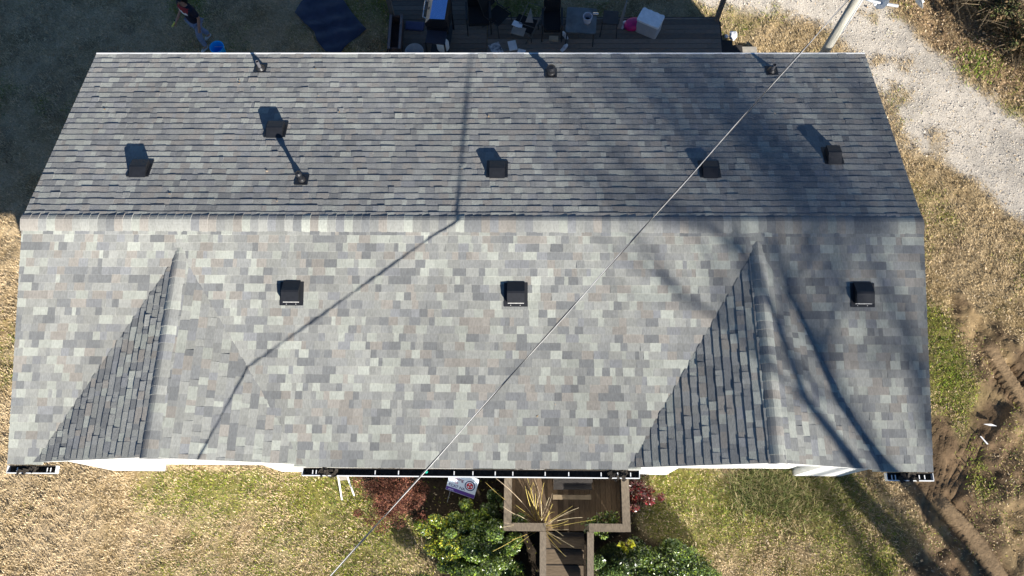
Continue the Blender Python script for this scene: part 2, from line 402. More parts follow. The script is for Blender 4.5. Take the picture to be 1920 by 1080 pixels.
grid_part('gravel_drive', 1, M_GRAVEL)
grid_part('mud_track', 2, M_MUD)

nr = np.random.RandomState(12)
def gz_at(x, y):
    i = np.clip(((x - X0) / STEP).astype(int), 0, NX - 1); j = np.clip(((y - Y0) / STEP).astype(int), 0, NY - 1)
    return GZ[i, j]
def at_grid(A, x, y):
    i = np.clip(np.rint((x - X0) / STEP).astype(int), 0, NX - 1); j = np.clip(np.rint((y - Y0) / STEP).astype(int), 0, NY - 1)
    return A[i, j]
TARP = [tuple(P(a_, b_, 0))[:2] for a_, b_ in [(553, 25), (575, -8), (640, -4), (662, 28), (688, 58), (660, 78), (640, 100), (612, 100), (596, 80), (590, 62), (572, 46)]]
def visible_ground(n):
    """random ground points in the area in front of, behind and beside the house"""
    x = nr.uniform(X0 + .2, X1 - .6, n); y = nr.uniform(Y0 + .5, Y1 - .6, n); tp = sdist(x, y, TARP) > -.02; x, y = x[~tp], y[~tp]
    k = ~((np.abs(x) < 7.55) & (np.abs(y) < 3.80)) & ~((x > -2.4) & (x < 5.75) & (y > 3.8) & (y < 6.98)) \
        & ~((x > -2.4) & (x < 0.1) & (y > 3.8)) & ~((x > 0.55) & (x < 3.1) & (y > -5.15) & (y < -3.8)) & ~((x > 1.3) & (x < 2.35) & (y < -5))
    return x[k], y[k]
# grass blades: dead straw mixed with green, one uncountable cover
x, y = visible_ground(1000000)
zg, zm, zl = at_grid(ZG, x, y), at_grid(ZM, x, y), at_grid(ZL, x, y)
beam = at_grid(beam_k, x, y)
tr = np.zeros_like(x)
for pts, hw in TREADS: tr = np.maximum(tr, ss(hw + 0.1, hw - 0.05, seg_d(x, y, pts)[0]))
ga = green_amt(x, y)
keep = nr.rand(len(x)) < (1 - 0.97 * zg) * (1 - np.clip(zm * (0.93 - 0.5 * ga) + beam + tr * zm, 0, 1)) * (1 - 0.45 * zl) * (1 - .93 * at_grid(ZB, x, y)) * (0.45 + 0.55 * ss(0.3, 0.6, fbm(x, y, 0.45, 111, 3)))
x, y, ga, zl = x[keep], y[keep], ga[keep], zl[keep]
n = len(x)
isg = nr.rand(n) < ga * 0.78
L = nr.uniform(0.030, 0.075, n) * np.where(isg, 0.9, 1.0); wd = nr.uniform(0.004, 0.010, n)
a = nr.uniform(0, 2 * math.pi, n) ; a = np.where(nr.rand(n) < 0.35, a * 0.25 + 2.2 + 2 * (fbm(x, y, 1.2, 121) - .5), a)
el = np.abs(nr.normal(0, 0.6, n)) * np.where(isg, 1.3, 1.0) + 0.12
dx, dy, dz = np.cos(a) * np.cos(el) * L, np.sin(a) * np.cos(el) * L, np.sin(el) * L
z = gz_at(x, y) + nr.uniform(0, 0.02, n)
px_, py_ = -np.sin(a) * wd, np.cos(a) * wd
V = np.empty((n, 3, 3)); V[:, 0] = np.stack([x - px_, y - py_, z - 0.004], 1); V[:, 1] = np.stack([x + px_, y + py_, z - 0.004], 1)
V[:, 2] = np.stack([x + dx, y + dy, z + dz], 1)
straw = lerp(C_DEAD * 1.12, C_DEAD2 * 0.95, nr.rand(n) ** 1.3); straw = lerp(straw, C_DEAD2 * 0.9, ss(3, 8, x) * 0.5)
straw = lerp(straw, np.array((0.70, 0.60, 0.46)), (nr.rand(n) < 0.06) * 0.6)
grn = lerp(np.array((0.17, 0.23, 0.030)), np.array((0.36, 0.34, 0.055)), nr.rand(n)); grn = lerp(grn, np.array((0.10, 0.15, 0.03)), (nr.rand(n) < 0.3) * 1.0)
bc = np.where(isg[:, None], grn, straw) * nr.uniform(0.80, 1.13, n)[:, None] * (0.66 + 0.66 * fbm(x, y, 0.16, 131, 3))[:, None]
g = np_mesh('grass', V.reshape(-1, 3), n, 3, np.repeat(bc, 3, 0), M_BLADE); tag(g, 'dry tan winter grass mixed with green blades around the house', 'grass', kind='stuff')
# loose stones of the drive
n = 44000
x = nr.uniform(4.0, 14.5, n); y = nr.uniform(-1.0, 9.4, n)
zg = at_grid(ZG, x, y); k = (nr.rand(n) < zg ** 1.5) & ~((x < 5.8) & (y < 7.0)); x, y = x[k], y[k]; n = len(x)
s = nr.uniform(0.008, 0.021, n) * np.where(nr.rand(n) < 0.05, 1.7, 1.0)
oct_v = np.array([(1, 0, 0), (0, 1, 0), (-1, 0, 0), (0, -1, 0), (0, 0, 0.8)], float)
fi = [(0, 1, 4), (1, 2, 4), (2, 3, 4), (3, 0, 4)]
an = nr.uniform(0, 6.28, n); ca_, sa_ = np.cos(an), np.sin(an)
pv = oct_v[None] * s[:, None, None] * nr.uniform(0.7, 1.3, (n, 5, 1))
rx = pv[..., 0] * ca_[:, None] - pv[..., 1] * sa_[:, None] + x[:, None]; ry = pv[..., 0] * sa_[:, None] + pv[..., 1] * ca_[:, None] + y[:, None]
rz_ = pv[..., 2] + gz_at(x, y)[:, None] - 0.002
vv = np.stack([rx, ry, rz_], -1)
V = vv[:, fi, :].reshape(-1, 3)
sc_ = lerp(np.array((0.70, 0.64, 0.55)), np.array((0.47, 0.42, 0.35)), nr.rand(n) ** 1.5); sc_ = lerp(sc_, np.array((0.10, 0.09, 0.08)), (nr.rand(n) < 0.03) * 1.0)
g = np_mesh('gravel', V, n * 4, 3, np.repeat(sc_, 12, 0), M_STONE); tag(g, 'pale loose gravel stones covering the curving drive', 'gravel', kind='stuff')
# fallen leaves
n = 26000
x = nr.uniform(8.5, 14.4, n); y = nr.uniform(1.0, 9.6, n)
zl = at_grid(ZL, x, y); zg = at_grid(ZG, x, y)
k = nr.rand(n) < np.maximum(zl * (0.35 + 0.65 * ss(.4, .6, fbm(x, y, .7, 141, 3))), 0.03 * (1 - zg)); x, y = x[k], y[k]
x = np.append(x, nr.uniform(-13, 14, 900)); y = np.append(y, nr.uniform(-7, 9, 900))
k = ~((np.abs(x) < 7.6) & (np.abs(y) < 3.95)) & ~((x > -2.4) & (x < 6.3) & (y > 3.8)) & ~((x > 0.5) & (x < 3.1) & (y < -3.8)); x, y = x[k], y[k]; n = len(x)
sz = nr.uniform(0.011, 0.027, n); an = nr.uniform(0, 6.28, n)
e1 = np.stack([np.cos(an), np.sin(an), nr.normal(0, .35, n)], 1); e2 = np.stack([-np.sin(an), np.cos(an), nr.normal(0, .45, n)], 1)
zr_ = gz_at(x, y) + nr.uniform(0.015, 0.06, n)
nr2 = np.random.RandomState(5); xr = nr2.uniform(-7.6, 7.6, 34); yr_ = nr2.uniform(-4.0, 4.0, 34)
kk = nr2.randint(0, n - 1, 34); x[kk] = xr; y[kk] = yr_; zr_[kk] = 3.0 + (4.1622 - np.abs(yr_)) * 0.25 + .022; sz[kk] *= .8; e1[kk, 2] = 0; e2[kk, 2] = 0.05
gab = (np.abs(x + 5.06) < 2.4) | (np.abs(x - 5.03) < 2.3); zr_[kk] = np.where(gab[kk] & (yr_ < 0), -1.0, zr_[kk])
cpt = np.stack([x, y, zr_], 1)
V = np.stack([cpt - e1 * sz[:, None] * 1.4, cpt - e2 * sz[:, None] * .75, cpt + e1 * sz[:, None] * 1.4, cpt + e2 * sz[:, None] * .75], 1)
lc = lerp(np.array((0.50, 0.36, 0.22)), np.array((0.17, 0.105, 0.055)), nr.rand(n)); lc = lerp(lc, np.array((0.62, 0.48, 0.33)), (nr.rand(n) < 0.12) * 0.8)
g = np_mesh('leaf_litter', V.reshape(-1, 3), n, 4, np.repeat(lc, 4, 0), M_DRYLEAF); tag(g, 'fallen brown leaves lying thick beyond the gravel drive', 'leaf litter', kind='stuff')

# ------------------------------------------------------------------ house
PITCH = 0.2449787; HL = 7.8937; RUN = 4.1622; SL = 4.29; ZE = 3.0; ZR = ZE + 1.0395
house = thing('house', 'long single storey house with grey shingled gable roof and white walls', 'house')
PAL = [((0.395, 0.408, 0.365), 0.18), ((0.322, 0.325, 0.302), 0.26), ((0.276, 0.280, 0.269), 0.22), ((0.310, 0.291, 0.262), 0.14), ((0.208, 0.214, 0.214), 0.14), ((0.260, 0.266, 0.270), 0.06)]
def shade():
    r = rnd.random()
    for c, p in PAL:
        if r < p: break
        r -= p
    k = 0.90 * rnd.uniform(0.88, 1.12)
    return tuple(v * k for v in c)
def clip(poly, edge):
    """Sutherland-Hodgman against a convex counter-clockwise polygon"""
    out = poly
    n = len(edge)
    for i in range(n):
        ax, ay = edge[i]; bx, by = edge[(i + 1) % n]
        inp, out = out, []
        if not inp: return []
        f = lambda p: (bx - ax) * (p[1] - ay) - (by - ay) * (p[0] - ax)
        for j in range(len(inp)):
            p, q = inp[j], inp[(j + 1) % len(inp)]
            fp, fq = f(p), f(q)
            if fp >= 0: out.append(p)
            if (fp >= 0) != (fq >= 0):
                t = fp / (fp - fq); out.append((p[0] + t * (q[0] - p[0]), p[1] + t * (q[1] - p[1])))
    return out
def shingle_slope(mb, O, U, V, N, poly, expo=0.143, seed=0, holes=(), thin=1.0, con=1.0):
    """lay shingle tabs over a slope: U along the eave, V up the slope; each tab is its own tilted slab with a butt edge"""
    rs = random.Random(seed)
    umin = min(p[0] for p in poly); umax = max(p[0] for p in poly); vmax = max(p[1] for p in poly); vmin = min(p[1] for p in poly)
    if not holes: mb.add([O + U * p[0] + V * p[1] for p in poly], [list(range(len(poly)))], 1)
    else: mb.add([O + U * p[0] + V * max(p[1], .12) for p in poly], [list(range(len(poly)))], 1)
    v = vmin; row = 0
    while v < vmax - 0.01:
        u = umin - rs.uniform(0, 0.3); h0 = rs.uniform(0.009, 0.013)
        wob = rs.uniform(-0.004, 0.004)
        while u < umax:
            wdt = rs.choice((0.075, 0.10, 0.12, 0.14, 0.16, 0.18, 0.21, 0.25)) * rs.uniform(0.9, 1.1)
            va = v + wob + rs.uniform(-0.003, 0.003); vb = v + expo + 0.012
            thick = (h0 + rs.choice((0.0, 0.0, 0.003, 0.005)) + (rs.random() < 0.08) * 0.006) * thin
            rect = [(u, va), (u + wdt * .5, va + rs.uniform(-.002, .002)), (u + wdt, va), (u + wdt, vb), (u, vb)]
            pl = clip(rect, poly)
            um, vm = u + wdt / 2, va + expo / 2
            if any(abs(um - hc) < (hl if um < hc else hr_) * (1 - vm / hv) - .12 for hc, hl, hr_, hv in holes): pl = []
            if len(pl) >= 3:
                jl = rs.uniform(-0.002, 0.003)
                hh = lambda p: 0.003 + (thick + jl * (p[0] - u) / wdt) * max(0.0, (vb - p[1]) / (vb - va))
                n = len(pl)
                top = [O + U * p[0] + V * p[1] + N * hh(p) for p in pl]
                bot = [O + U * p[0] + V * p[1] - N * 0.001 for p in pl]
                c = shade(); st = 1 + .045 * math.sin(.9 * u + 1.7 * v + seed) + .035 * math.sin(2.3 * u - 1.1 * v + 2) + .03 * math.sin(6.1 * u + .4 * v)
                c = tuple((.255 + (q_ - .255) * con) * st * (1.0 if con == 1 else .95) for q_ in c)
                F = [list(range(n))] + [(i, n + i, n + (i + 1) % n, (i + 1) % n) for i in range(n)]
                mb.add(top + bot, F, 0, c)
            u += wdt
        v += expo; row += 1
def cap_row(mb, A, B, up, half_l, half_r, drop_l, drop_r, expo=0.145, lift=0.007, bulge=0.03, seed=0):
    """ridge cap pieces from A to B, bent over the ridge; half_* plan half widths, drop_* fall at the edges"""
    rs = random.Random(seed)
    d = (B - A); L = d.length; d.normalize(); side = d.cross(Vector((0, 0, 1)))
    n = int(L / expo); ex = L / n
    for i in range(n):
        c = shade(); s0 = i * ex + rs.uniform(-.004, .004); s1 = s0 + ex + 0.02
        prof = []
        for k in range(-4, 5):
            t = k / 4
            wv = half_r * t if t > 0 else half_l * t
            dr = (drop_r if t > 0 else drop_l) * (t * t * 0.55 + abs(t) * 0.45)
            prof.append((wv, bulge * (1 - abs(t) ** 2.5) - dr + 0.003))
        lf = lift + rs.uniform(-0.003, 0.006)
        V = []
        for (s_, l_) in ((s0, lf), (s1, 0.0)):
            for (wv, hv) in prof: V.append(A + d * s_ + side * wv + Vector((0, 0, 1)) * (hv + l_))
        m_ = len(prof)
        for (wv, hv) in prof: V.append(A + d * s0 + side * wv + Vector((0, 0, 1)) * (hv - 0.006))
        F = [(k, k + 1, m_ + k + 1, m_ + k) for k in range(m_ - 1)] + [(k, 2 * m_ + k, 2 * m_ + k + 1, k + 1) for k in range(m_ - 1)]
        F += [(0, m_, 2 * m_), (m_ - 1, 3 * m_ - 1, 2 * m_ - 1)]
        mb.add(V, F, 0, c)
cp, sp = math.cos(PITCH), math.sin(PITCH)
NF = Vector((0, -sp, cp)); VF = Vector((0, cp, sp)); NB = Vector((0, sp, cp)); VB = Vector((0, -cp, sp)); UX = Vector((1, 0, 0))
OF = Vector((0, -RUN, ZE)); OB = Vector((0, RUN, ZE))
rect = [(-HL, 0), (HL, 0), (HL, SL), (-HL, SL)]
mb = MB()
shingle_slope(mb, OF, UX, VF, NF, rect, seed=1, holes=((-5.06, 2.37, 2.29, 3.71), (5.03, 2.27, 2.05, 3.67)))
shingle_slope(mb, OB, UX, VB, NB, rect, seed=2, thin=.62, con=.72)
mb.prism([(-HL + .01, -RUN + 0.12), (HL - .01, -RUN + 0.12), (HL - .01, RUN - 0.01), (-HL + .01, RUN - 0.01)], ZE - 0.02, ZE - 0.012, mi=1)
roof = mb.build('roof', [M_SHINGLE, M_FELT], house)
mb = MB(); cap_row(mb, Vector((HL, -.03, ZR + .006)), Vector((-HL, -.03, ZR + .006)), None, 0.20, 0.17, 0.058, 0.052, expo=0.150, lift=0.006, bulge=0.014, seed=3)
mb.build('ridge_cap', M_SHINGLE, roof)

GABLES = []
def gable(xc, hwl, hwr, zg, yf, seed):
    yr = -RUN + (zg - ZE) / math.tan(PITCH)     # where the gable ridge runs into the main slope
    mb = MB()
    for sgn, hw in ((-1, hwl), (1, hwr)):
        E = Vector((xc + sgn * hw, yf, ZE)); RF = Vector((xc, yf, zg)); RR = Vector((xc, yr, zg))
        Vv = (RF - E); Lv = Vv.length; Vv.normalize(); Uv = Vector((0, 1, 0))
        Nn = Vv.cross(Uv);  Nn = Nn if Nn.z > 0 else -Nn
        tri = [(0, 0), (yr - yf, Lv), (0, Lv)]
        shingle_slope(mb, E + Nn * 0.006, Uv, Vv, Nn, tri, seed=seed + sgn)
    g = mb.build('gable_roof', [M_SHINGLE, M_FELT], house)
    c = MB(); d = (zg - ZE)
    cap_row(c, Vector((xc, yf - 0.01, zg + 0.012)), Vector((xc, yr + 0.10, zg + 0.012)), None, 0.15, 0.15, 0.15 * d / hwl + .006, 0.15 * d / hwr + .006, expo=0.145, lift=.004, bulge=0.016, seed=seed + 5)
    if True:      # the last caps run up onto the main slope
        cap_row(c, Vector((xc, yr + .06, zg + .016)), Vector((xc, yr + .34, zg + .016 + .28 * math.tan(PITCH))), None, .13, .13, .004, .004, expo=0.14, lift=.004, bulge=.010, seed=seed + 6)
    c.build('ridge_cap', M_SHINGLE, g)
    # white rake boards and the gable wall beneath
    f = MB()
    for sgn, hw in ((-1, hwl), (1, hwr)):
        A = Vector((xc + sgn * hw, yf + 0.012, ZE - 0.02)); B = Vector((xc, yf + 0.012, zg - 0.02))
        f.add([A, B, B - Vector((0, 0, .14)), A - Vector((0, 0, .10)), A + Vector((0, .02, 0)), B + Vector((0, .02, 0)), B + Vector((0, .02, -.14)), A + Vector((0, .02, -.10))],
              [(0, 1, 2, 3), (4, 7, 6, 5), (0, 4, 5, 1), (3, 2, 6, 7), (0, 3, 7, 4)])
    f.build('rake_board', M_WHITE, house)
    wl = MB(); y0, y1 = -3.83, -3.75
    wl.add([(xc - hwl + .08, y0, ZE - .15), (xc + hwr - .08, y0, ZE - .15), (xc, y0, zg - .05), (xc - hwl + .08, y1, ZE - .15), (xc + hwr - .08, y1, ZE - .15), (xc, y1, zg - .05)],
           [(0, 1, 2), (5, 4, 3), (0, 3, 4, 1), (1, 4, 5, 2), (2, 5, 3, 0)])
    wl.build('gable_wall', M_SIDING, house)
gable(-5.06, 2.37, 2.29, 3.90, -4.125, 11)
gable(5.02, 2.26, 2.06, 3.935, -4.135, 17)

# walls: plan outline with shallow recesses under the two gables
plan = [(-7.58, -3.97), (-6.50, -3.97), (-6.50, -3.83), (-4.05, -3.83), (-4.05, -3.96), (3.93, -3.96), (3.93, -3.82), (6.53, -3.82), (6.53, -3.96), (7.50, -3.96),
        (7.50, 3.94), (-7.58, 3.94)]
mb = MB(); mb.prism(plan, 0.035, ZE - 0.16, cap=False)
for xs in (-7.58, 7.50):
    mb.add([(xs, -3.96, ZE - .16), (xs, 3.94, ZE - .16), (xs, 0, ZR - .2)], [(0, 1, 2)])
mb.build('wall', M_SIDING, house)
mb = MB(); mb.prism([(p[0] * 0.998, p[1] * 0.997) for p in plan], -0.10, 0.035, cap=False); mb.build('foundation', M_FOUND, house)
mb = MB(); mb.box((0, RUN - 0.03, ZE - 0.09), (2 * HL - .06, 0.02, 0.14)); mb.build('fascia', M_WHITE, house)
for x0, x1 in ((-HL + .02, -7.43), (-2.77, 2.76), (7.08, HL - .02)):
    mb = MB(); mb.box(((x0 + x1) / 2, -RUN + 0.02, ZE - 0.09), (x1 - x0, 0.02, 0.14)); mb.build('fascia', M_WHITE, house)
for s in (-1, 1):
    A = Vector((s * (HL - .012), -RUN + .04, ZE - .012)); B = Vector((s * (HL - .012), 0, ZR - .012)); Cc = Vector((s * (HL - .012), RUN - .04, ZE - .012)); dn = Vector((0, 0, -.13)); q = Vector((-s * .02, 0, 0))
    V = [A, B, Cc, A + dn, B + dn, Cc + dn]; mb = MB()
    mb.add(V + [p + q for p in V], [(0, 1, 4, 3), (1, 2, 5, 4), (6, 9, 10, 7), (7, 10, 11, 8), (0, 6, 7, 1), (1, 7, 8, 2), (3, 4, 10, 9), (4, 5, 11, 10)]); mb.build('side_fascia', M_WHITE, house)
mb = MB(); mb.prism([(-HL + .02, -RUN + .10), (HL - .02, -RUN + .10), (HL - .02, -3.80), (-HL + .02, -3.80)], ZE - .17, ZE - .16)
mb.prism([(-HL + .02, 3.9), (HL - .02, 3.9), (HL - .02, RUN - .05), (-HL + .02, RUN - .05)], ZE - .17, ZE - .16)
mb.build('soffit', M_WHITE, house)

def gutter(x0, x1, y, sgn, hangers, plugs=(), gaps=()):
    """open trough: y is the eave side, sgn the outward direction"""
    root = MB(); dep, ht, zt = 0.125, 0.10, ZE - 0.012
    root.box(((x0 + x1) / 2, y + sgn * 0.001, zt - ht / 2 - .004), (x1 - x0, 0.010, ht), mi=1)
    root.box(((x0 + x1) / 2, y + sgn * dep / 2, zt - ht), (x1 - x0, dep, 0.006))
    root.box(((x0 + x1) / 2, y + sgn * dep, zt - ht / 2), (x1 - x0, 0.010, ht))
    root.box(((x0 + x1) / 2, y + sgn * (dep + 0.004), zt - 0.004), (x1 - x0, 0.015, 0.012))
    for xe in (x0, x1): root.box((xe, y + sgn * dep / 2, zt - ht / 2), (0.010, dep, ht - .004))
    g = root.build('gutter', [M_WHITE, M_DEBRIS], house)
    d = MB()
    n = max(3, int((x1 - x0) / 0.06)); V = []
    for i in range(n + 1):
        xx = x0 + .012 + (x1 - x0 - .024) * i / n
        V += [(xx, y + sgn * 0.012, zt - ht + .02 + rnd.uniform(0, .03)), (xx, y + sgn * (dep - .012), zt - ht + .015 + rnd.uniform(0, .025))]
    d.add(V, [(2 * i, 2 * i + 1, 2 * i + 3, 2 * i + 2) for i in range(n)])
    for (p0, p1) in plugs:      # dark flat pieces heaped over the lip
        for k in range(26):
            xx = rnd.uniform(p0, p1); a = T(xx, y + sgn * rnd.uniform(.02, dep + .012), zt - rnd.uniform(-.012, .03), rnd.uniform(0, 3), rnd.uniform(-.5, .5), rnd.uniform(-.5, .5))
            d.box((0, 0, 0), (rnd.uniform(.05, .11), rnd.uniform(.03, .06), .01), a)
    d.build('gutter_fill', M_DEBRIS, g)
    for xx in hangers:
        h = MB(); h.box((xx, y + sgn * (dep * .62), zt - 0.010), (0.016, dep * .66, 0.004)); h.build('hanger', M_WHITE, g)
    return g
gutter(-HL, -7.05, -RUN - .012, -1, (-7.72, -7.20, -7.14), plugs=((-7.7, -7.36),))
gutter(-2.80, 2.95, -RUN - .012, -1, (-2.62, -2.56, -1.55, -1.15, -0.2, 0.12, 0.5, 0.8, 1.35, 1.75, 2.3, 2.58, 2.80), plugs=((-2.5, -2.2), (2.42, 2.75)))
gutter(7.12, HL, -RUN - .012, -1, (7.2, 7.26, 7.66, 7.75), plugs=((7.32, 7.6),))
mb = MB(); mb.box((0, RUN + .012, ZE + .008), (2 * HL, .030, .012)); mb.box((0, RUN + .029, ZE - .04), (2 * HL, .004, .086)); mb.build('drip_edge', M_WHITE, house)
mb = MB(); mb.lathe([(0.012, 0), (0.03, 0.03), (0.018, 0.055)], 10, M=T(-0.68, -RUN - .06, ZE - .07)); mb.build('leaf_scrap', M_GREEN, house)

def slope_M(x, y, back):
    """frame on the roof: local x along eave, local y up the slope, z out of the roof"""
    if back:
        v, nn, xa = VB, NB, Vector((-1, 0, 0)); z = ZE + (RUN - y) * math.tan(PITCH)
    else:
        v, nn, xa = VF, NF, Vector((1, 0, 0)); z = ZE + (RUN + y) * math.tan(PITCH)
    M = Matrix.Identity(4)
    for i in range(3): M[i][0], M[i][1], M[i][2], M[i][3] = xa[i], v[i], nn[i], (x, y, z)[i]
    return M
def roof_vent(x, y, back, wdt=0.30, ht=0.13, ln=0.36, skew=0.0, screen=True):
    e = bpy.data.objects.new('roof_vent', None); COL.objects.link(e); e.parent = house; e.empty_display_size = .1
    e.matrix_local = slope_M(x, y, back)
    f = MB(); f.prism([(-wdt / 2 - .055, -ln / 2 - .065), (wdt / 2 + .055, -ln / 2 - .065), (wdt / 2 + .055, ln / 2 - .02), (-wdt / 2 - .055, ln / 2 - .02)], 0.012, 0.021)
    for sx in (-.3, .25): f.lathe([(0.008, .021), (0.006, .026)], 8, M=T(sx * wdt, -ln / 2 - .04, 0), mi=1)
    f.build('flange', [M_BLACKMETAL, M_SCREEN], e)
    h = MB(); a, b, c = wdt / 2, ln / 2, ht
    prof = [(b, .02), (b * .05, c), (-b * .15, c + .004), (-b, c - .012), (-b - .004, .055), (-b + .04, .055)]
    # hood: sides plus skin following the profile, open at the low end
    V = [(-a, p, q) for p, q in prof] + [(a, p, q) for p, q in prof]
    n = len(prof)
    F = [(i, i + 1, n + i + 1, n + i) for i in range(n - 2)] + [list(range(n)), list(range(2 * n - 1, n - 1, -1))]
    h.add(V, F); h.box((0, b * .5, .02), (2 * a, b, .004))
    for sx in (-1, 1): h.box((sx * (a - .004), -b * .5, .035), (.008, b * .96, .04))
    h.build('hood', M_BLACKMETAL, e)
    if screen:
        s = MB(); s.box((0, -b + .03, .037), (wdt - .03, .004, .030)); s.box((0, -b - .008, .0545), (wdt - .02, .014, .005)); s.build('screen', M_SCREEN, e)
for (x, y) in ((-3.066, -1.24), (0.835, -1.24), (6.80, -1.22)): roof_vent(x, y, False, wdt=0.30, ht=0.155, ln=0.37)
for (x, y, ww, hh) in ((-6.11, 1.08, .30, .115), (-3.77, 2.04, .30, .115), (0.475, 1.08, .28, .10), (4.345, 1.09, .27, .10), (6.645, 1.42, .24, .15)):
    roof_vent(x, y, True, wdt=ww, ht=hh, screen=False)
def vent_pipe(x, y, r, h, boot, cap=False, back=True):
    e = bpy.data.objects.new('vent_pipe', None); COL.objects.link(e); e.parent = house; e.matrix_local = slope_M(x, y, back); e.empty_display_size = .1
    f = MB(); f.prism([(-.12, -.13), (.12, -.13), (.12, .12), (-.12, .12)], .010, .018); f.build('flange', M_BLACKMETAL, e)
    q = MB(); tilt = Matrix.Rotation(PITCH, 4, 'X')    # pipes stand plumb on the slope
    tilt = Matrix.Rotation(-PITCH if True else 0, 4, 'X')
    q.lathe([(boot, .012), (boot * .92, .03), (r * 1.5, .075), (r * 1.25, .085)], 16, M=tilt); q.build('boot', M_RUBBER, e, smooth=True)
    p = MB(); p.lathe([(r, .02), (r, h), (r * .82, h), (r * .82, h - .05)], 14, M=tilt, cap_hi=True)
    p.build('pipe', M_PVC if not cap else M_BLACKMETAL, e)
    if cap:
        c = MB(); c.lathe([(r * 1.1, h - .05), (r * 1.65, h - .03), (r * 1.65, h + .02), (r * .9, h + .045)], 14, M=tilt); c.build('rain_cap', M_BLACKMETAL, e)
vent_pipe(-4.39, 3.73, .034, .26, .095)
vent_pipe(1.495, 3.60, .055, .17, .09, cap=True)
vent_pipe(5.915, 3.67, .035, .22, .095)
vent_pipe(-3.075, .86, .036, .24, .075, cap=True)

# ------------------------------------------------------------------ overhead cable and pole
mb = MB(); pts = []
a, b = Vector((6.44, 3.39, 5.58)), Vector((-1.69, -5.85, 5.02)); d = (b - a)
for k in range(0, 61):
    t = -0.13 + 1.9 * k / 60; p = a + d * t; p.z += 0.06 * (t - 0.5) ** 2
    pts.append(p)
tw = MB()
e1 = d.normalized().cross(Vector((0, 0, 1))).normalized(); e2 = e1.cross(d.normalized())
N_ = 300
def cpos(t, off, ph, tw_=26):
    p = a + d * t; p = p + Vector((0, 0, 0.06 * (t - .5) ** 2)); an = ph + tw_ * t
    return p + e1 * math.cos(an) * off + e2 * math.sin(an) * off
ts = [-0.13 + 1.9 * k / N_ for k in range(N_ + 1)]
root = thing('overhead_cable', 'twisted pale overhead service cable stretched diagonally above the roof', 'cable', a)
inv = Matrix.Translation(-a)
m1 = MB(); m1.tube([cpos(t, .007, 0) for t in ts], .0075, 6, M=inv); m1.build('bare_wire', M_CABLE, root, smooth=True)
m1 = MB(); m1.tube([cpos(t, .007, math.pi) for t in ts], .006, 6, M=inv); m1.build('insulated_wire', M_BLACKCABLE, root, smooth=True)

pole = thing('utility_pole', 'pale round wooden utility pole with conduit behind the right rear corner of the roof', 'pole', (7.20, 4.44, 0))
mb = MB(); mb.tube([(0, 0, -.1), (0.02, 0, 2.2), (0.05, 0, 8.2)], [.095, .088, .08], 18); mb.build('shaft', M_POLE, pole, smooth=True)
mb = MB(); mb.tube([(.105, -.02, 0), (.105, -.02, 3.3), (.13, -.02, 3.45), (.135, -.02, 4.6)], .014, 8); mb.build('conduit', M_GREYMETAL, pole, smooth=True)
mb = MB(); mb.tube([(.05, -.02, 4.42), (.24, -.10, 4.40), (.50, -.14, 4.36), (.78, -.16, 4.32)], .028, 8); mb.build('arm', M_GREYMETAL, pole, smooth=True)
def dish(loc, nrm, rad, label):
    t = thing('satellite_dish', label, 'dish', loc, 0)
    q = Vector(nrm).to_track_quat('Z', 'Y').to_matrix().to_4x4()
    m1 = MB(); pr = [(.01, 0), (rad * .5, rad * .06), (rad * .8, rad * .15), (rad, rad * .24), (rad * 1.01, rad * .25), (rad * .8, rad * .13), (rad * .5, rad * .04), (.01, -.02)]
    m1.lathe(pr, 28, M=q); m1.build('reflector', M_WHITEMETAL, t, smooth=True)
    m1 = MB(); m1.tube([q @ Vector((0, -rad * .9, .04)), q @ Vector((0, -rad * .7, rad * .7))], .012, 6); m1.build('feed_arm', M_GREYMETAL, t)
    m1 = MB(); m1.tube([q @ Vector((0, -rad * .74, rad * .62)), q @ Vector((0, -rad * .62, rad * .85))], .03, 8); m1.build('feed_horn', M_WHITEMETAL, t)
dish(tuple(P(1655, 2, 4.40)), (-.80, -.25, .55), .15, 'grey satellite dish facing left on the arm of the utility pole')
dish(tuple(P(1719, 3, 4.32)), (.88, .30, .40), .16, 'bright white satellite dish at the outer end of the pole arm')

# ------------------------------------------------------------------ rear deck
DZ = 0.60
deck = thing('rear_deck', 'dark weathered wooden deck behind the house in its shadow', 'deck', (1.7, 5.4, 0))
def plank_floor(rects, along_x, z, pitch=.14, gap=.012, base=(.15, .135, .12), M=None, th=.03):
    mb = MB()
    for (x0, x1, y0, y1) in rects:
        a0, a1, b0, b1 = (x0, x1, y0, y1) if along_x else (y0, y1, x0, x1)
        b = b0
        while b < b1 - .02:
            be = min(b + pitch - gap, b1); k = rnd.uniform(.6, 1.25); s = a0
            while s < a1 - .01:
                e = min(s + rnd.uniform(1.6, 3.6), a1); k2 = k * rnd.uniform(.85, 1.15); c = tuple(v * k2 for v in base)
                cc = ((s + e) / 2, (b + be) / 2, z - th / 2 + rnd.uniform(-.003, .003)); dd = (e - s - .006, be - b, th)
                if not along_x: cc = (cc[1], cc[0], cc[2]); dd = (dd[1], dd[0], dd[2])
                mb.box(cc, dd, M, 0, c); s = e
            b += pitch
    return mb
iD = Matrix.Translation((-1.7, -5.4, 0))
plank_floor([(-2.35, 0.04, 3.96, 9.2), (0.052, 5.72, 3.96, 6.95)], True, DZ, base=(.20, .17, .14), M=iD).build('floor', M_DECK, deck)
mb = MB()
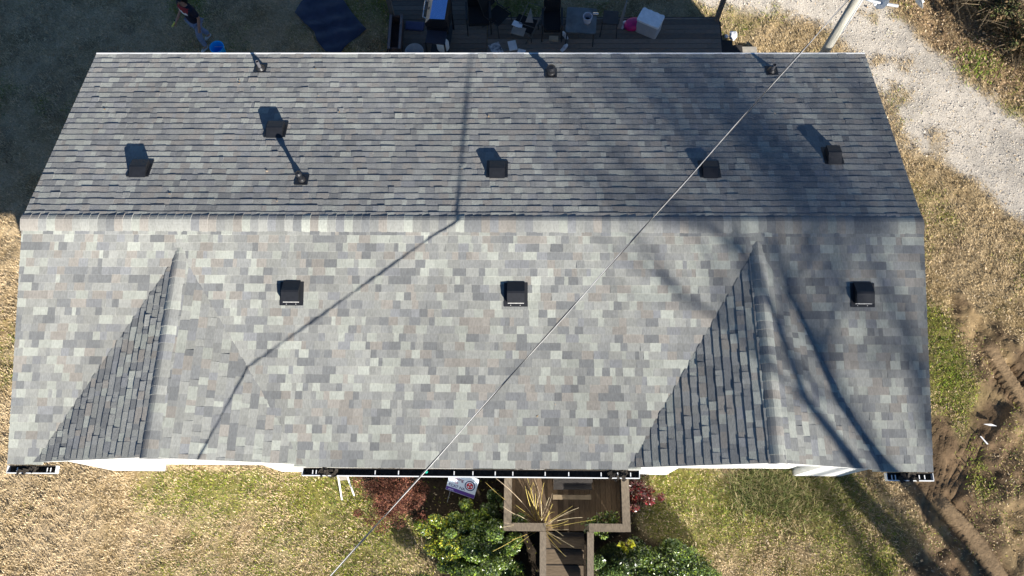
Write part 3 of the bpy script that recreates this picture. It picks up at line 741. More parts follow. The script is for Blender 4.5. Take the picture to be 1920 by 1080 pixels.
for c, dd in (((-2.37, 6.6, DZ - .10), (.035, 5.3, .22)), ((2.9, 6.97, DZ - .12), (5.7, .035, .2)), ((5.74, 5.4, DZ - .12), (.035, 2.9, .2)), ((0.045 + .02, 8.1, DZ - .12), (.035, 2.2, .2)), ((-1.1, 5.45, DZ - .14), (2.2, 2.9, .12)), ((2.9, 5.4, DZ - .14), (5.5, 2.7, .12))):
    mb.box(c, dd, iD)
mb.build('rim', M_DARKWOOD, deck)
for (x, y, h) in ((-2.27, 6.86, 2.4), (5.66, 6.90, 2.4)):
    mb = MB(); mb.box((x, y, DZ + h / 2), (.10, .10, h), iD); mb.build('post', mat('post_wood', (.13, .11, .09), .85, var=.3), deck)
for k in range(2):
    mb = MB(); mb.box((5.90 + k * .29, 5.40, DZ - .17 - k * .19), (.27, 2.0, .05), iD); mb.box((5.77 + k * .29, 5.40, DZ - .28 - k * .19), (.03, 2.0, .18), iD); mb.build('step', M_DARKWOOD, deck)

def put(name, label, cat, px, py, z=DZ, rz=0.0, group=None):
    return thing(name, label, cat, P(px, py, z), rz, group)
def one(name, mb, mt, label, cat, loc, rz=0, group=None, smooth=False, bevel=0):
    o = mb.build(name, mt, smooth=smooth, bevel=bevel); o.location = loc; o.rotation_euler = (0, 0, rz); return tag(o, label, cat, group)

# planter trough
t = put('planter_box', 'empty dark wooden trough along the left edge of the rear deck', 'planter', 745, 76, DZ)
mb = MB()
for c, dd in (((-.13, 0, .17), (.03, .95, .34)), ((.13, 0, .17), (.03, .95, .34)), ((0, -.46, .17), (.23, .03, .338)), ((0, .46, .17), (.23, .03, .338)), ((0, 0, .03), (.24, .9, .03))): mb.box(c, dd)
mb.build('box', mat('trough_wood', (.075, .05, .045), .8, var=.3), t)
mb = MB(); mb.box((.13, 0, .347), (.06, .97, .014)); mb.box((-.13, 0, .347), (.06, .97, .014)); mb.build('rim', mat('trough_rim', (.17, .14, .14), .8), t)
# cushion
mb = MB(); mb.box((0, 0, .035), (.46, .24, .07)); one('seat_cushion', mb, M_CUSHION, 'flat navy cushion lying on deck between trough and grill', 'cushion', P(778, 51, DZ), -.08, bevel=.02)
# plastic tub
t = put('plastic_tub', 'round cloudy plastic tub against the house wall, half hidden by rear eave', 'tub', 779, 106, DZ)
mb = MB(); mb.lathe([(.17, .0), (.21, .20), (.225, .215), (.222, .225), (.20, .20), (.165, .02)], 24, cap_hi=True); mb.build('tub_body', M_CLEAR, t, smooth=True)
# grill
gp = P(824, 32, DZ + .85); gp.z = DZ
grill = thing('gas_grill', 'gas grill with lid coloured like reflected blue sky and cream front standing on rear deck', 'grill', gp, -.10)
mb = MB()    # lid: section across x, extruded along y
sec = [(-.27, .90), (-.27, 1.02), (-.15, 1.19), (.20, 1.21), (.25, 1.08), (.25, .90)]
def extr(mb, sec, y0, y1, mis):
    n = len(sec); V = [(p[0], y0, p[1]) for p in sec] + [(p[0], y1, p[1]) for p in sec]
    for i in range(n): mb.add([V[i], V[(i + 1) % n], V[n + (i + 1) % n], V[n + i]], [(0, 1, 2, 3)], mis[i % len(mis)])
    mb.add(V, [list(range(n)), list(range(2 * n - 1, n - 1, -1))], mis[-1])
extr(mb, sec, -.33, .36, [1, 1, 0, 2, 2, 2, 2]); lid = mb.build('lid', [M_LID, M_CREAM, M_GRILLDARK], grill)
mb = MB(); mb.tube([(-.22, -.25, 1.07), (-.33, -.22, 1.10), (-.34, .22, 1.10), (-.22, .25, 1.07)], .013, 8); mb.build('handle', M_STEEL, lid, smooth=True)
mb = MB(); mb.lathe([(.035, 0), (.035, .012)], 16, M=Matrix.Translation((-.225, .03, 1.10)) @ rot_to((-.8, 0, .55))); mb.build('gauge', M_TUBEMETAL, lid)
mb = MB(); mb.box((0, 0, .80), (.50, .70, .20)); mb.build('firebox', M_GRILLDARK, grill)
mb = MB(); mb.box((.0, -.56, .84), (.46, .36, .035)); mb.build('side_shelf', mat('shelf_dark', (.03, .03, .045), .5), grill, bevel=.01)
for sx in (-.22, .22):
    for sy in (-.74, .34):
        mb = MB(); mb.box((sx, sy, .43), (.035, .035, .86)); mb.build('leg', M_GRILLDARK, grill)
mb = MB(); mb.box((0, -.2, .14), (.44, 1.1, .025)); mb.build('base_shelf', M_GRILLDARK, grill)
t = thing('gas_cylinder', 'rounded white gas cylinder under the grill side shelf', 'cylinder', P(831, 88, DZ + .16), 0)
mb = MB(); mb.lathe([(.09, -.16), (.14, -.12), (.15, 0), (.15, .14), (.12, .20), (.05, .23)], 20); mb.build('tank', M_WHITEMETAL, t, smooth=True)
mb = MB(); mb.tube([(0, 0, .22), (0, 0, .29)], .02, 8); mb.build('valve', M_STEEL, t)
# armchairs and folding chairs
def armchair(name, label, px, py, rz, wdt=.56):
    t = put(name, label, 'chair', px, py, DZ, rz, 'black patio chairs on the rear deck')
    mb = MB(); mb.box((0, 0, .40), (wdt, .52, .10)); mb.build('seat', M_BLACKFAB, t, bevel=.02)
    mb = MB(); mb.box((0, .30, .68), (wdt, .08, .62), Matrix.Translation((0, .27, .4)) @ Matrix.Rotation(-.22, 4, 'X') @ Matrix.Translation((0, -.27, -.4))); mb.build('backrest', M_BLACKFAB, t, bevel=.02)
    for s in (-1, 1):
        mb = MB(); mb.box((s * (wdt / 2 + .03), 0, .60), (.05, .52, .03)); mb.build('armrest', M_DARKFRAME, t, bevel=.006)
        for sy in (-.24, .24):
            mb = MB(); mb.tube([(s * (wdt / 2 + .03), sy, .59), (s * (wdt / 2 + .035), sy * 1.05, 0)], .015, 8); mb.build('leg', M_DARKFRAME, t)
    return t
armchair('patio_chair', 'large black padded armchair next to the grill on rear deck', 899, 50, 0.06, .50)
armchair('patio_chair', 'black padded low chair beside the square table', 1034, 62, 0.0, .40)
def sling(name, label, px, py, rz):
    t = put(name, label, 'chair', px, py, DZ, rz)
    mb = MB(); mb.box((0, 0, .42), (.46, .42, .012)); mb.build('seat', M_BLACKFAB, t)
    mb = MB(); mb.box((0, .26, .70), (.46, .012, .42), Matrix.Translation((0, .22, .45)) @ Matrix.Rotation(-.3, 4, 'X') @ Matrix.Translation((0, -.22, -.45))); mb.build('backrest', M_BLACKFAB, t)
    for s in (-1, 1):
        mb = MB(); mb.tube([(s * .25, -.24, 0), (s * .25, -.20, .44), (s * .25, .20, .46), (s * .25, .38, .95)], .013, 8); mb.build('side_frame', M_DARKFRAME, t)
        mb = MB(); mb.tube([(s * .25, .30, 0), (s * .25, -.18, .62)], .013, 8); mb.build('leg', M_DARKFRAME, t)
    return t
sling('sling_chair', 'black sling chair turned sideways between armchair and tipped frame chair', 934, 50, 0.9)
t = put('tipped_chair', 'bare tube chair frame tipped over on a black seat with papers on it', 'chair', 985, 60, DZ, -.42)
mb = MB(); mb.box((0, -.02, .33), (.50, .40, .03)); mb.build('seat', M_BLACKFAB, t)
mb = MB()
mb.tube([(.30, -.34, .36), (.34, .40, .62), (-.06, .34, .66), (-.12, -.10, .40), (.30, -.10, .42)], .011, 8)
mb.tube([(-.34, -.10, .34), (.32, -.34, .34)], .012, 8); mb.tube([(.34, .40, .62), (.16, -.34, .02)], .011, 8); mb.build('frame', M_TUBEMETAL, t, smooth=True)
for sx, sy in ((-.24, -.2), (.24, -.2), (-.24, .18), (.24, .18)):
    mb = MB(); mb.tube([(sx, sy, .33), (sx * 1.1, sy * 1.1, 0)], .012, 6); mb.build('leg', M_DARKFRAME, t)
mb = MB(); mb.box((0, 0, .004), (.32, .24, .012)); one('cardboard_sheet', mb, M_CARD, 'flat piece of cardboard under the white papers on tipped chair', 'cardboard', P(972, 58, DZ + .36), -.3)
mb = MB(); mb.box((0, 0, 0), (.21, .15, .008)); mb.box((.06, -.04, .009), (.16, .10, .006), T(0, 0, 0, .25)); one('paper_stack', mb, M_PAPER, 'bright white crumpled papers lying on the cardboard on tipped chair', 'papers', P(969, 45, DZ + .385), -.45)
mb = MB(); mb.prism([(-.10, -.14), (.09, -.16), (.03, .19)], 0, .012, T(0, 0, 0, 0, .5)); one('cardboard_flap', mb, M_CARD, 'pointed tan board leaning upright behind the white papers', 'board', P(993, 30, DZ + .55), 0)
# printed matter
mb = MB(); mb.box((0, 0, .006), (.27, .34, .012)); one('magazine', mb, M_PRINT, 'large patterned black and white magazine on deck near the eave', 'magazine', P(930, 92, DZ), .42)
mb = MB(); mb.box((0, 0, .012), (.20, .27, .024)); one('white_book', mb, M_PAPER, 'pale blue white notebook to the right of the patterned magazine', 'book', P(961, 86, DZ), .22, bevel=.004)
mb = MB(); mb.box((0, 0, .004), (.19, .2, .008)); one('paper_sheet', mb, M_PAPER, 'white sheet at the roof edge beside the notebook', 'paper', P(977, 99, DZ), -.28)
mb = MB(); mb.box((0, 0, .035), (.22, .11, .07)); one('wood_block', mb, M_WOODBLOCK, 'short raw wood block under the low black chair', 'wood block', P(1038, 74, DZ), -.05)
# slippers
def slipper(label, px, py, rz):
    t = put('slipper', label, 'slipper', px, py, DZ, rz, 'pale slippers lying on the rear deck')
    m1 = MB(); pts = [(-.04, -.12), (.035, -.125), (.05, -.03), (.05, .06), (.03, .12), (-.02, .13), (-.05, .07), (-.042, -.03)]
    m1.prism(pts, 0, .02); m1.build('sole', mat('slipper_sole', (.62, .62, .63), .7), t)
    m1 = MB(); V = []; 
    for i, yy in enumerate((.0, .04, .08, .12)):
        hw = (.052, .052, .045, .028)[i]
        for k in range(7):
            an = math.pi * k / 6; V.append((hw * math.cos(an), yy, .012 + .045 * math.sin(an) * (1, 1, .85, .5)[i]))
    m1.add(V, [(i * 7 + k, i * 7 + k + 1, i * 7 + 8 + k, i * 7 + 7 + k) for i in range(3) for k in range(6)] + [list(range(21, 28))]); m1.build('upper', mat('slipper_upper', (.72, .74, .78), .8), t)
slipper('white slipper nearest the roof edge below the square table', 1058, 90, -.65)
slipper('dull slipper just left of the front table corner', 1059, 67, .5)
slipper('pale slipper beside the magenta bag', 1169, 47, -.5)
# table
t = put('patio_table', 'square grey patio table with rounded corners on rear deck', 'table', 1090, 38, DZ + .5, -.08); t.location.z = DZ
def rrect(a, b, r, n=5):
    pts = []
    for (cx, cy, a0) in ((a - r, b - r, 0), (-a + r, b - r, 90), (-a + r, -b + r, 180), (a - r, -b + r, 270)):
        for k in range(n + 1): an = R(a0 + 90 * k / n); pts.append((cx + r * math.cos(an), cy + r * math.sin(an)))
    return pts
mb = MB(); mb.prism(rrect(.36, .36, .06), .48, .505); mb.build('table_top', M_TABLE, t)
for sx in (-1, 1):
    for sy in (-1, 1):
        mb = MB(); mb.tube([(sx * .31, sy * .31, .48), (sx * .33, sy * .35, 0)], .014, 8); mb.build('leg', M_DARKFRAME, t)
t = thing('bucket', 'round white rimmed pail with dark inside standing on the square table', 'pail', P(1101, 40, DZ + .505), 0)
mb = MB(); mb.lathe([(.085, 0), (.105, .17), (.113, .18), (.113, .195), (.098, .195), (.09, .03)], 24, cap_hi=True); mb.build('pail_body', mat('pail_white', (.55, .55, .60), .5), t, smooth=False)
mb = MB(); mb.lathe([(.088, .03), (.0885, .034)], 20); mb.build('pail_content', M_GRILLDARK, t)
t = thing('drink_can', 'small silver drink can lying beside the pail on the table', 'can', P(1117, 26, DZ + .535), -.05)
mb = MB(); mb.tube([(-.065, 0, 0), (-.05, 0, 0), (.05, 0, 0), (.065, 0, 0)], [.024, .032, .032, .024], 14); mb.build('can_body', M_STEEL, t, smooth=False)
# stool
t = put('folding_stool', 'small brown square folding stool with thin dark legs right of the table', 'stool', 1143, 46, DZ + .2, -.1); t.location.z = DZ
mb = MB(); mb.prism(rrect(.18, .19, .03), .44, .47); mb.build('seat', M_STOOL, t)
for sx in (-1, 1):
    mb = MB(); mb.tube([(sx * .16, .16, .44), (sx * .20, -.24, 0)], .012, 6); mb.build('leg', M_DARKFRAME, t)
    mb = MB(); mb.tube([(sx * .15, -.16, .44), (sx * .19, .24, 0)], .012, 6); mb.build('leg', M_DARKFRAME, t)
# stick
mb = MB(); mb.add([(-.05, -.34, 0), (.05, -.30, 0), (.012, .40, .28), (-.012, .40, .28), (-.05, -.34, .02), (.05, -.30, .02), (.012, .40, .30), (-.012, .40, .30)], [(0, 1, 2, 3), (4, 7, 6, 5), (0, 4, 5, 1), (1, 5, 6, 2), (2, 6, 7, 3), (3, 7, 4, 0)])
one('broken_plank', mb, M_CARD, 'tapering broken plank leaning up between stool and foam cooler', 'plank', P(1167, 34, DZ), -.28)
# magenta bag and cooler
mb = MB(); mb.lathe([(.16, 0), (.20, .05), (.19, .14), (.14, .17)], 14, M=Matrix.Diagonal((1.15, .85, 1, 1))); one('plastic_bag', mb, M_PINK, 'magenta plastic bag pushed against the left side of foam cooler', 'bag', P(1186, 50, DZ), .3, smooth=True)
t = put('foam_cooler', 'large white foam cooler with scalloped lid on rear deck', 'cooler', 1215, 56, DZ, -.48)
mb = MB(); mb.prism(rrect(.27, .19, .05), 0, .40); mb.build('cooler_body', mat('foam_side', (.42, .43, .46), .8, var=.1), t)
pts = []
for (xx, yy) in rrect(.285, .205, .05): pts.append((xx, yy))
top = []
for k in range(25): xx = .23 - .46 * k / 24; top.append((xx, .205 - .016 * abs(math.sin(k / 24 * math.pi * 3))))
lp = [p for p in rrect(.285, .205, .05) if p[1] > 0 and p[0] > .22] + top + [p for p in rrect(.285, .205, .05) if not (p[1] > 0 and p[0] > .22) and not (p[1] > .2 and abs(p[0]) < .23)]
mb = MB(); mb.prism(lp, .402, .46); mb.build('lid', M_COOLER, t)
# rubbish by the steps
def crumple(name, label, cat, loc, sc, mt, seed):
    rs = random.Random(seed); bm = bmesh.new(); bmesh.ops.create_icosphere(bm, subdivisions=2, radius=1)
    for v in bm.verts: v.co *= rs.uniform(.65, 1.15)
    me = bpy.data.meshes.new(name); bm.to_mesh(me); bm.free(); me.materials.append(mt)
    o = bpy.data.objects.new(name, me); COL.objects.link(o); o.location = loc; o.scale = sc
    return tag(o, label, cat)
crumple('paper_bag', 'crumpled bright white bag lying at the rear deck steps in the sun', 'bag', P(1374, 66, .30), (.11, .16, .07), M_STRIPE, 4)
crumple('paper_cup', 'small crumpled white wrapper just left of the white bag', 'wrapper', P(1362, 68, .50), (.05, .05, .04), M_STRIPE, 5)
mb = MB(); mb.box((0, 0, .06), (.36, .20, .12)); one('paving_block', mb, M_CONC, 'tan concrete block on sunlit grass beside rear deck steps', 'block', P(1403, 99, 0), 0, bevel=.01)

# ------------------------------------------------------------------ tarp, bucket, person
root = P(620, 50, 0)
poly = [(553, 25), (575, -8), (640, -4), (662, 28), (688, 58), (660, 78), (640, 100), (612, 100), (596, 80), (590, 62), (572, 46)]
pw = [P(a_, b_, 0) for a_, b_ in poly]
cx = sum(p.x for p in pw) / len(pw); cy = sum(p.y for p in pw) / len(pw)
bm = bmesh.new(); V = []; rings = 9; n = len(pw); sub = 4
dense = []
for i in range(n):
    for k in range(sub): dense.append(pw[i].lerp(pw[(i + 1) % n], k / sub))
cen = bm.verts.new((0, 0, .075)); prev = None; allr = []
for r_ in range(1, rings + 1):
    ring = []
    for p in dense:
        xx, yy = (p.x - cx) * r_ / rings, (p.y - cy) * r_ / rings
        zz = .07 + .02 * math.sin(xx * 9 + yy * 5) + .014 * math.sin(yy * 14 - xx * 4) + rnd.uniform(-.006, .006) - (.02 if r_ == rings else 0)
        ring.append(bm.verts.new((xx, yy, zz)))
    allr.append(ring)
for k in range(len(dense)):
    bm.faces.new((cen, allr[0][k], allr[0][(k + 1) % len(dense)]))
    for r_ in range(rings - 1): bm.faces.new((allr[r_][k], allr[r_ + 1][k], allr[r_ + 1][(k + 1) % len(dense)], allr[r_][(k + 1) % len(dense)]))
me = bpy.data.meshes.new('tarp'); bm.to_mesh(me); bm.free(); me.materials.append(M_TARP); me.polygons.foreach_set('use_smooth', [True] * len(me.polygons))
o = bpy.data.objects.new('tarp', me); COL.objects.link(o); o.location = (cx, cy, 0); tag(o, 'dark navy tarp spread on the shaded grass left of the rear deck', 'tarp')

t = thing('blue_bucket', 'bright blue plastic bucket on the grass behind the rear eave', 'bucket', P(416, 104, 0), 0)
mb = MB(); mb.lathe([(.13, 0), (.165, .33), (.178, .335), (.178, .36), (.16, .36), (.128, .02)], 28, cap_hi=True); mb.build('bucket_body', M_BLUE, t)
mb = MB(); mb.tube([(.178, 0, .34)] + [(.19 * math.cos(an), .12 * math.sin(an), .35 - .16 * math.sin(an)) for an in [math.pi * k / 10 for k in range(1, 10)]] + [(-.178, 0, .34)], .006, 6); mb.build('handle', M_WHITEMETAL, t)

def skin_mesh(name, nodes, edges, mt, parent, root=0, sub=2, mats=None):
    """grow one continuous surface round a skeleton of (x, y, z, radius) nodes"""
    bm = bmesh.new(); lay = bm.verts.layers.skin.verify(); vs = []
    for i, q in enumerate(nodes):
        v = bm.verts.new(q[:3]); v[lay].radius = (q[3], q[4] if len(q) > 4 else q[3]); v[lay].use_root = (i == root); vs.append(v)
    for a_, b_ in edges: bm.edges.new((vs[a_], vs[b_]))
    me = bpy.data.meshes.new(name + '_skeleton'); bm.to_mesh(me); bm.free()
    o = bpy.data.objects.new(name, me); COL.objects.link(o)
    o.modifiers.new('s', 'SKIN').use_smooth_shade = True
    sm = o.modifiers.new('d', 'SUBSURF'); sm.levels = sub; sm.render_levels = sub
    dg = bpy.context.evaluated_depsgraph_get(); dg.update()
    m2 = bpy.data.meshes.new_from_object(o.evaluated_get(dg)); o.modifiers.clear(); o.data = m2; bpy.data.meshes.remove(me)
    m2.name = name; m2.materials.clear(); m2.materials.append(mt)
    for p in m2.polygons: p.use_smooth = True
    o.parent = parent
    return o
# person: walking, facing local -y (turned towards the viewer's left), left foot forward beside the bucket
fp = P(390, 88, 0)
per = thing('person', 'person in navy shirt with red chest and white band walking beside blue bucket', 'person', (fp.x, fp.y + .12, 0), R(-38))
# joints (x right-hand side of body is -x as the body faces -y)
J = dict(pelvis=(0, 0, .92), waist=(0, -.01, 1.06), chest=(0, -.02, 1.26), upch=(0, -.015, 1.40), neck=(0, -.02, 1.49), head=(0, -.035, 1.60), crown=(0, -.03, 1.70),
         hipL=(.09, 0, .88), kneeL=(.10, -.16, .49), ankL=(.10, -.14, .09), toeL=(.11, -.31, .04),
         hipR=(-.09, 0, .88), kneeR=(-.10, .02, .49), ankR=(-.10, .16, .10), toeR=(-.10, .02, .03),
         shL=(.19, -.01, 1.40), elL=(.25, .03, 1.13), wrL=(.25, -.10, .90), shR=(-.19, -.01, 1.40), elR=(-.25, -.08, 1.14), wrR=(-.22, -.30, 1.02))
def N(k, r, r2=None): return (*J[k], r, r2 if r2 else r)
nodes = [N('pelvis', .13, .10), N('waist', .12, .088), N('chest', .140, .095), N('upch', .11, .08), N('neck', .052), N('head', .078, .092), N('crown', .068, .08),
         N('hipL', .085), N('kneeL', .058), N('ankL', .04), N('toeL', .035, .03), N('hipR', .085), N('kneeR', .058), N('ankR', .04), N('toeR', .035, .03),
         N('shL', .056), N('elL', .042), N('wrL', .028), N('shR', .056), N('elR', .042), N('wrR', .028)]
E_ = [(0, 1), (1, 2), (2, 3), (3, 4), (4, 5), (5, 6), (0, 7), (7, 8), (8, 9), (9, 10), (0, 11), (11, 12), (12, 13), (13, 14), (3, 15), (15, 16), (16, 17), (3, 18), (18, 19), (19, 20)]
# hands: palm and five fingers grown from each wrist
for side, wr, dirv in ((1, 17, Vector((0.0, -.25, -1))), (-1, 20, Vector((.05, -1, -.35)))):
    w0 = Vector(nodes[wr][:3]); dirv.normalize(); lat = dirv.cross(Vector((1, 0, 0))).normalized() if side == 1 else Vector((0, 0, 1)).cross(dirv).normalized()
    pm = w0 + dirv * .07; nodes.append((*pm, .030, .018)); pi = len(nodes) - 1; E_.append((wr, pi))
    for fi_ in range(4):
        o_ = (fi_ - 1.5) * .019; ln = (.075, .085, .08, .062)[fi_]
        k1 = pm + dirv * .03 + lat * o_; k2 = pm + dirv * (.03 + ln * .55) + lat * o_ * 1.1; k3 = pm + dirv * (.03 + ln * .85) + lat * o_ * 1.1 + Vector((0, .02, -.012))
        b_ = len(nodes); nodes += [(*k1, .0095), (*k2, .0085), (*k3, .007)]; E_ += [(pi, b_), (b_, b_ + 1), (b_ + 1, b_ + 2)]
    tb = w0 + dirv * .03; b_ = len(nodes); nodes += [(*(tb + lat * -.035), .011), (*(tb + lat * -.05 + dirv * .04), .009)]; E_ += [(wr, b_), (b_, b_ + 1)]
body = skin_mesh('body', nodes, E_, M_SKIN, per)
# face details belong to the head
hd = Vector(J['head'])
f = MB(); f.lathe([(.004, 0), (.016, .012), (.012, .04), (.005, .055)], 8, M=Matrix.Translation(hd + Vector((0, -.092, -.02)))); f.build('nose', M_SKIN, body, smooth=True)
for s_ in (-1, 1):
    f = MB(); f.lathe([(.006, -.02), (.018, -.006), (.018, .014), (.008, .028)], 8, M=Matrix.Translation(hd + Vector((s_ * .080, .0, 0))) @ Matrix.Diagonal((.5, 1, 1, 1))); f.build('ear', M_SKIN, body, smooth=True)
    f = MB(); f.lathe([(.003, -.008), (.011, 0), (.003, .008)], 8, M=Matrix.Translation(hd + Vector((s_ * .032, -.085, .015)))); f.build('eye', M_HAIR, body, smooth=True)
f = MB(); f.box((hd.x, hd.y - .088, hd.z - .052), (.045, .008, .009)); f.build('mouth', M_RED, body)
# clothes
shirt = skin_mesh('shirt', [(0, 0, .83, .178, .15), (0, -.01, 1.06, .175, .145), (0, -.02, 1.26, .20, .155), (0, -.015, 1.41, .175, .14), (0, -.018, 1.475, .085, .08), (.20, -.01, 1.40, .092), (.240, .022, 1.18, .074), (-.20, -.01, 1.40, .092), (-.240, -.06, 1.18, .074)],
                  [(0, 1), (1, 2), (2, 3), (3, 4), (3, 5), (5, 6), (3, 7), (7, 8)], M_SHIRT, per)
shirt.data.materials.append(M_RED); shirt.data.materials.append(M_STRIPE)
for p in shirt.data.polygons:
    c = p.center
    if abs(c.x) < .16 and c.y < .0:
        if 1.335 < c.z < 1.47: p.material_index = 1
        elif 1.27 < c.z <= 1.335: p.material_index = 2
skin_mesh('jeans', [(0, 0, .93, .160, .13), (.09, 0, .86, .108), (.10, -.16, .49, .075), (.10, -.14, .12, .062), (-.09, 0, .86, .098), (-.10, .02, .49, .075), (-.10, .155, .13, .062)], [(0, 1), (1, 2), (2, 3), (0, 4), (4, 5), (5, 6)], M_DENIM, per)
for kk in ('L', 'R'):
    a_, b_ = Vector(J['ank' + kk]), Vector(J['toe' + kk])
    s_ = skin_mesh('shoe', [(*(a_ + Vector((0, .05, -.03))), .045, .04), (*(a_ * .5 + b_ * .5 + Vector((0, 0, -.005))), .05, .042), (*(b_ + Vector((0, -.02, .0))), .042, .034)], [(0, 1), (1, 2)], M_SHOE, per)
skin_mesh('hair', [(0, -.01, 1.635, .092, .098), (0, -.02, 1.70, .085, .09), (0, .045, 1.60, .06, .055)], [(0, 1), (0, 2)], M_HAIR, per)
hw = per.matrix_basis @ Vector((-.22, -.42, 1.0))
mb = MB(); mb.box((0, 0, 0), (.035, .16, .03)); mb.box((0, .09, 0), (.05, .05, .04), mi=1)
o = one('hand_tool', mb, [M_YELLOW, M_GRILLDARK], 'small yellow tool held in the front hand of the person', 'tool', hw, R(-20))

# ------------------------------------------------------------------ front porch
porch = thing('front_porch', 'brown weathered front porch with grey capped railing and steps', 'porch', (1.82, -4.5, 0))
iP = Matrix.Translation((-1.82, 4.5, 0)); PZ = .60
plank_floor([(.62, 3.02, -5.10, -3.975)], False, PZ, base=(.19, .128, .075), pitch=.105, gap=.006, M=iP).build('floor', M_PORCH, porch)
mb = MB(); mb.box((1.82, -4.54, PZ - .13), (2.36, 1.08, .18), iP); mb.build('rim', M_DARKWOOD, porch)
RZ = 1.42
def rail(a_, b_, w_=.145, name='rail_cap', z0=None, z1=None):
    A = Vector((a_[0], a_[1], z0 if z0 else RZ)); B = Vector((b_[0], b_[1], z1 if z1 else RZ)); d_ = B - A
    q = d_.normalized(); s_ = q.cross(Vector((0, 0, 1))).normalized(); nn = s_.cross(q)
    m_ = MB(); V = [A + s_ * i * w_ / 2 + nn * k for k in (-.035, 0) for i in (-1, 1)] + [B + s_ * i * w_ / 2 + nn * k for k in (-.035, 0) for i in (-1, 1)]
    m_.add(V, [(0, 1, 3, 2), (4, 6, 7, 5), (0, 4, 5, 1), (2, 3, 7, 6), (0, 2, 6, 4), (1, 5, 7, 3)], M=iP); m_.build(name, M_RAIL, porch)
    m_ = MB(); nbl = max(2, int(d_.length / .10))
    for k in range(nbl):
        p = A.lerp(B, (k + .5) / nbl); zt = p.z - .04; zb = zt - (RZ - PZ) - .02
        along = Vector((q.x, q.y, 0)).normalized(); ex_ = (.092 if abs(along.x) > .5 else .02, .092 if abs(along.y) > .5 else .02, zt - zb)
        m_.box((p.x, p.y, (zt + zb) / 2), ex_, iP)
    m_.build('side_panel', M_DARKWOOD, porch)
rail((.69, -4.02), (.69, -5.13)); rail((.765, -5.06), (1.40, -5.06)); rail((2.90, -4.0), (2.90, -5.13)); rail((2.825, -5.06), (2.20, -5.06))
rail((1.35, -5.14), (1.35, -6.5), .12, z0=RZ - .02, z1=.95); rail((2.23, -5.14), (2.23, -6.5), .12, z0=RZ - .02, z1=.95)
for (x, y) in ((.69, -5.06), (1.35, -5.06), (2.90, -5.06), (2.23, -5.06), (.69, -4.05), (2.90, -4.05)):
    mb = MB(); mb.box((x, y, RZ / 2 - .03), (.09, .09, RZ - .02), iP); mb.build('post', M_RAIL, porch)
for k in range(3):
    zz = PZ - .16 * (k + 1); y0 = -5.13 - k * .30
    mb = MB(); mb.box((1.79, y0 - .14, zz - .02), (.78, .29, .04), iP, col=(.20, .14, .08)); mb.build('step', mat('step_wood', (.20, .15, .10), .85, var=.3, stretch=(1, 6, 6)), porch)
    mb = MB(); mb.box((1.79, y0 - .005, zz + .06), (.78, .02, .13), iP); mb.build('riser', M_DARKWOOD, porch)
mb = MB(); mb.box((0, 0, .04), (.95, 1.0, .08)); one('stepping_slab', mb, M_CONC, 'tan concrete slab at the foot of the front porch steps', 'slab', (1.80, -6.55, .0), 0)
# bench
t = thing('porch_bench', 'grey wooden bench with dark seat on the front porch by the house', 'bench', (1.93, -4.22, PZ))
mb = MB(); mb.box((0, .17, .80), (.74, .11, .035)); mb.build('back_cap', M_RAIL, t)
mb = MB(); mb.box((0, .06, .66), (.74, .14, .035)); mb.build('backrest', M_DARKWOOD, t)
mb = MB(); mb.box((0, -.02, .45), (.74, .22, .03)); mb.build('seat', M_DARKWOOD, t)
mb = MB(); mb.box((-.01, -.27, .40), (.74, .085, .035)); mb.build('front_rail', mat('bench_front', (.24, .18, .11), .85, var=.3), t)
for sx in (-.32, .32):
    for sy, hh in ((-.24, .39), (.16, .78)):
        mb = MB(); mb.box((sx, sy, hh / 2), (.06, .06, hh)); mb.build('leg', M_RAIL, t)

# ------------------------------------------------------------------ yard sign
sp_ = P(867, 908, .62)
sign = bpy.data.objects.new('yard_sign', None); COL.objects.link(sign)
sign.matrix_world = Matrix.Translation(sp_) @ Matrix.Rotation(R(-18), 4, 'Z') @ Matrix.Rotation(R(32), 4, 'X')
tag(sign, 'tilted pale blue yard sign with Going to TCAT lettering behind the green shrub', 'sign')
mb = MB(); mb.box((0, 0, 0), (.60, .44, .008)); mb.build('board', M_SIGN, sign)
mb = MB(); mb.box((0, -.175, .0055), (.594, .075, .003)); mb.build('web_band', M_INKPURPLE, sign)
def text(body_, x, y, size, mt, z=.0065, align='CENTER', name='lettering'):
    cu = bpy.data.curves.new(name, 'FONT'); cu.body = body_; cu.size = size; cu.align_x = align; cu.extrude = .001; cu.offset = size * .012
    o_ = bpy.data.objects.new(name, cu); COL.objects.link(o_)
    dg = bpy.context.evaluated_depsgraph_get(); dg.update()
    me_ = bpy.data.meshes.new_from_object(o_.evaluated_get(dg)); COL.objects.unlink(o_); bpy.data.objects.remove(o_)
    me_.name = name; me_.materials.clear(); me_.materials.append(mt)
    o2 = bpy.data.objects.new(name, me_); COL.objects.link(o2); o2.parent = sign; o2.location = (x, y, z); return o2
text("I'm", -.10, .135, .085, M_INKRED); text('Going', -.10, .055, .088, M_INKRED); text('to', -.12, -.025, .080, M_INKRED)
text('TCAT NA', -.275, -.115, .082, M_INKBLUE, align='LEFT'); text('www.', -.25, -.195, .05, M_SIGN, z=.0085, align='LEFT')
mb = MB(); ex = T(.155, .02, 0)
mb.lathe([(.108, .0045), (.108, .006)], 40, M=ex, mi=0); mb.lathe([(.086, .0065), (.086, .008)], 36, M=ex, mi=1); mb.lathe([(.070, .0085), (.070, .010)], 36, M=ex, mi=2)
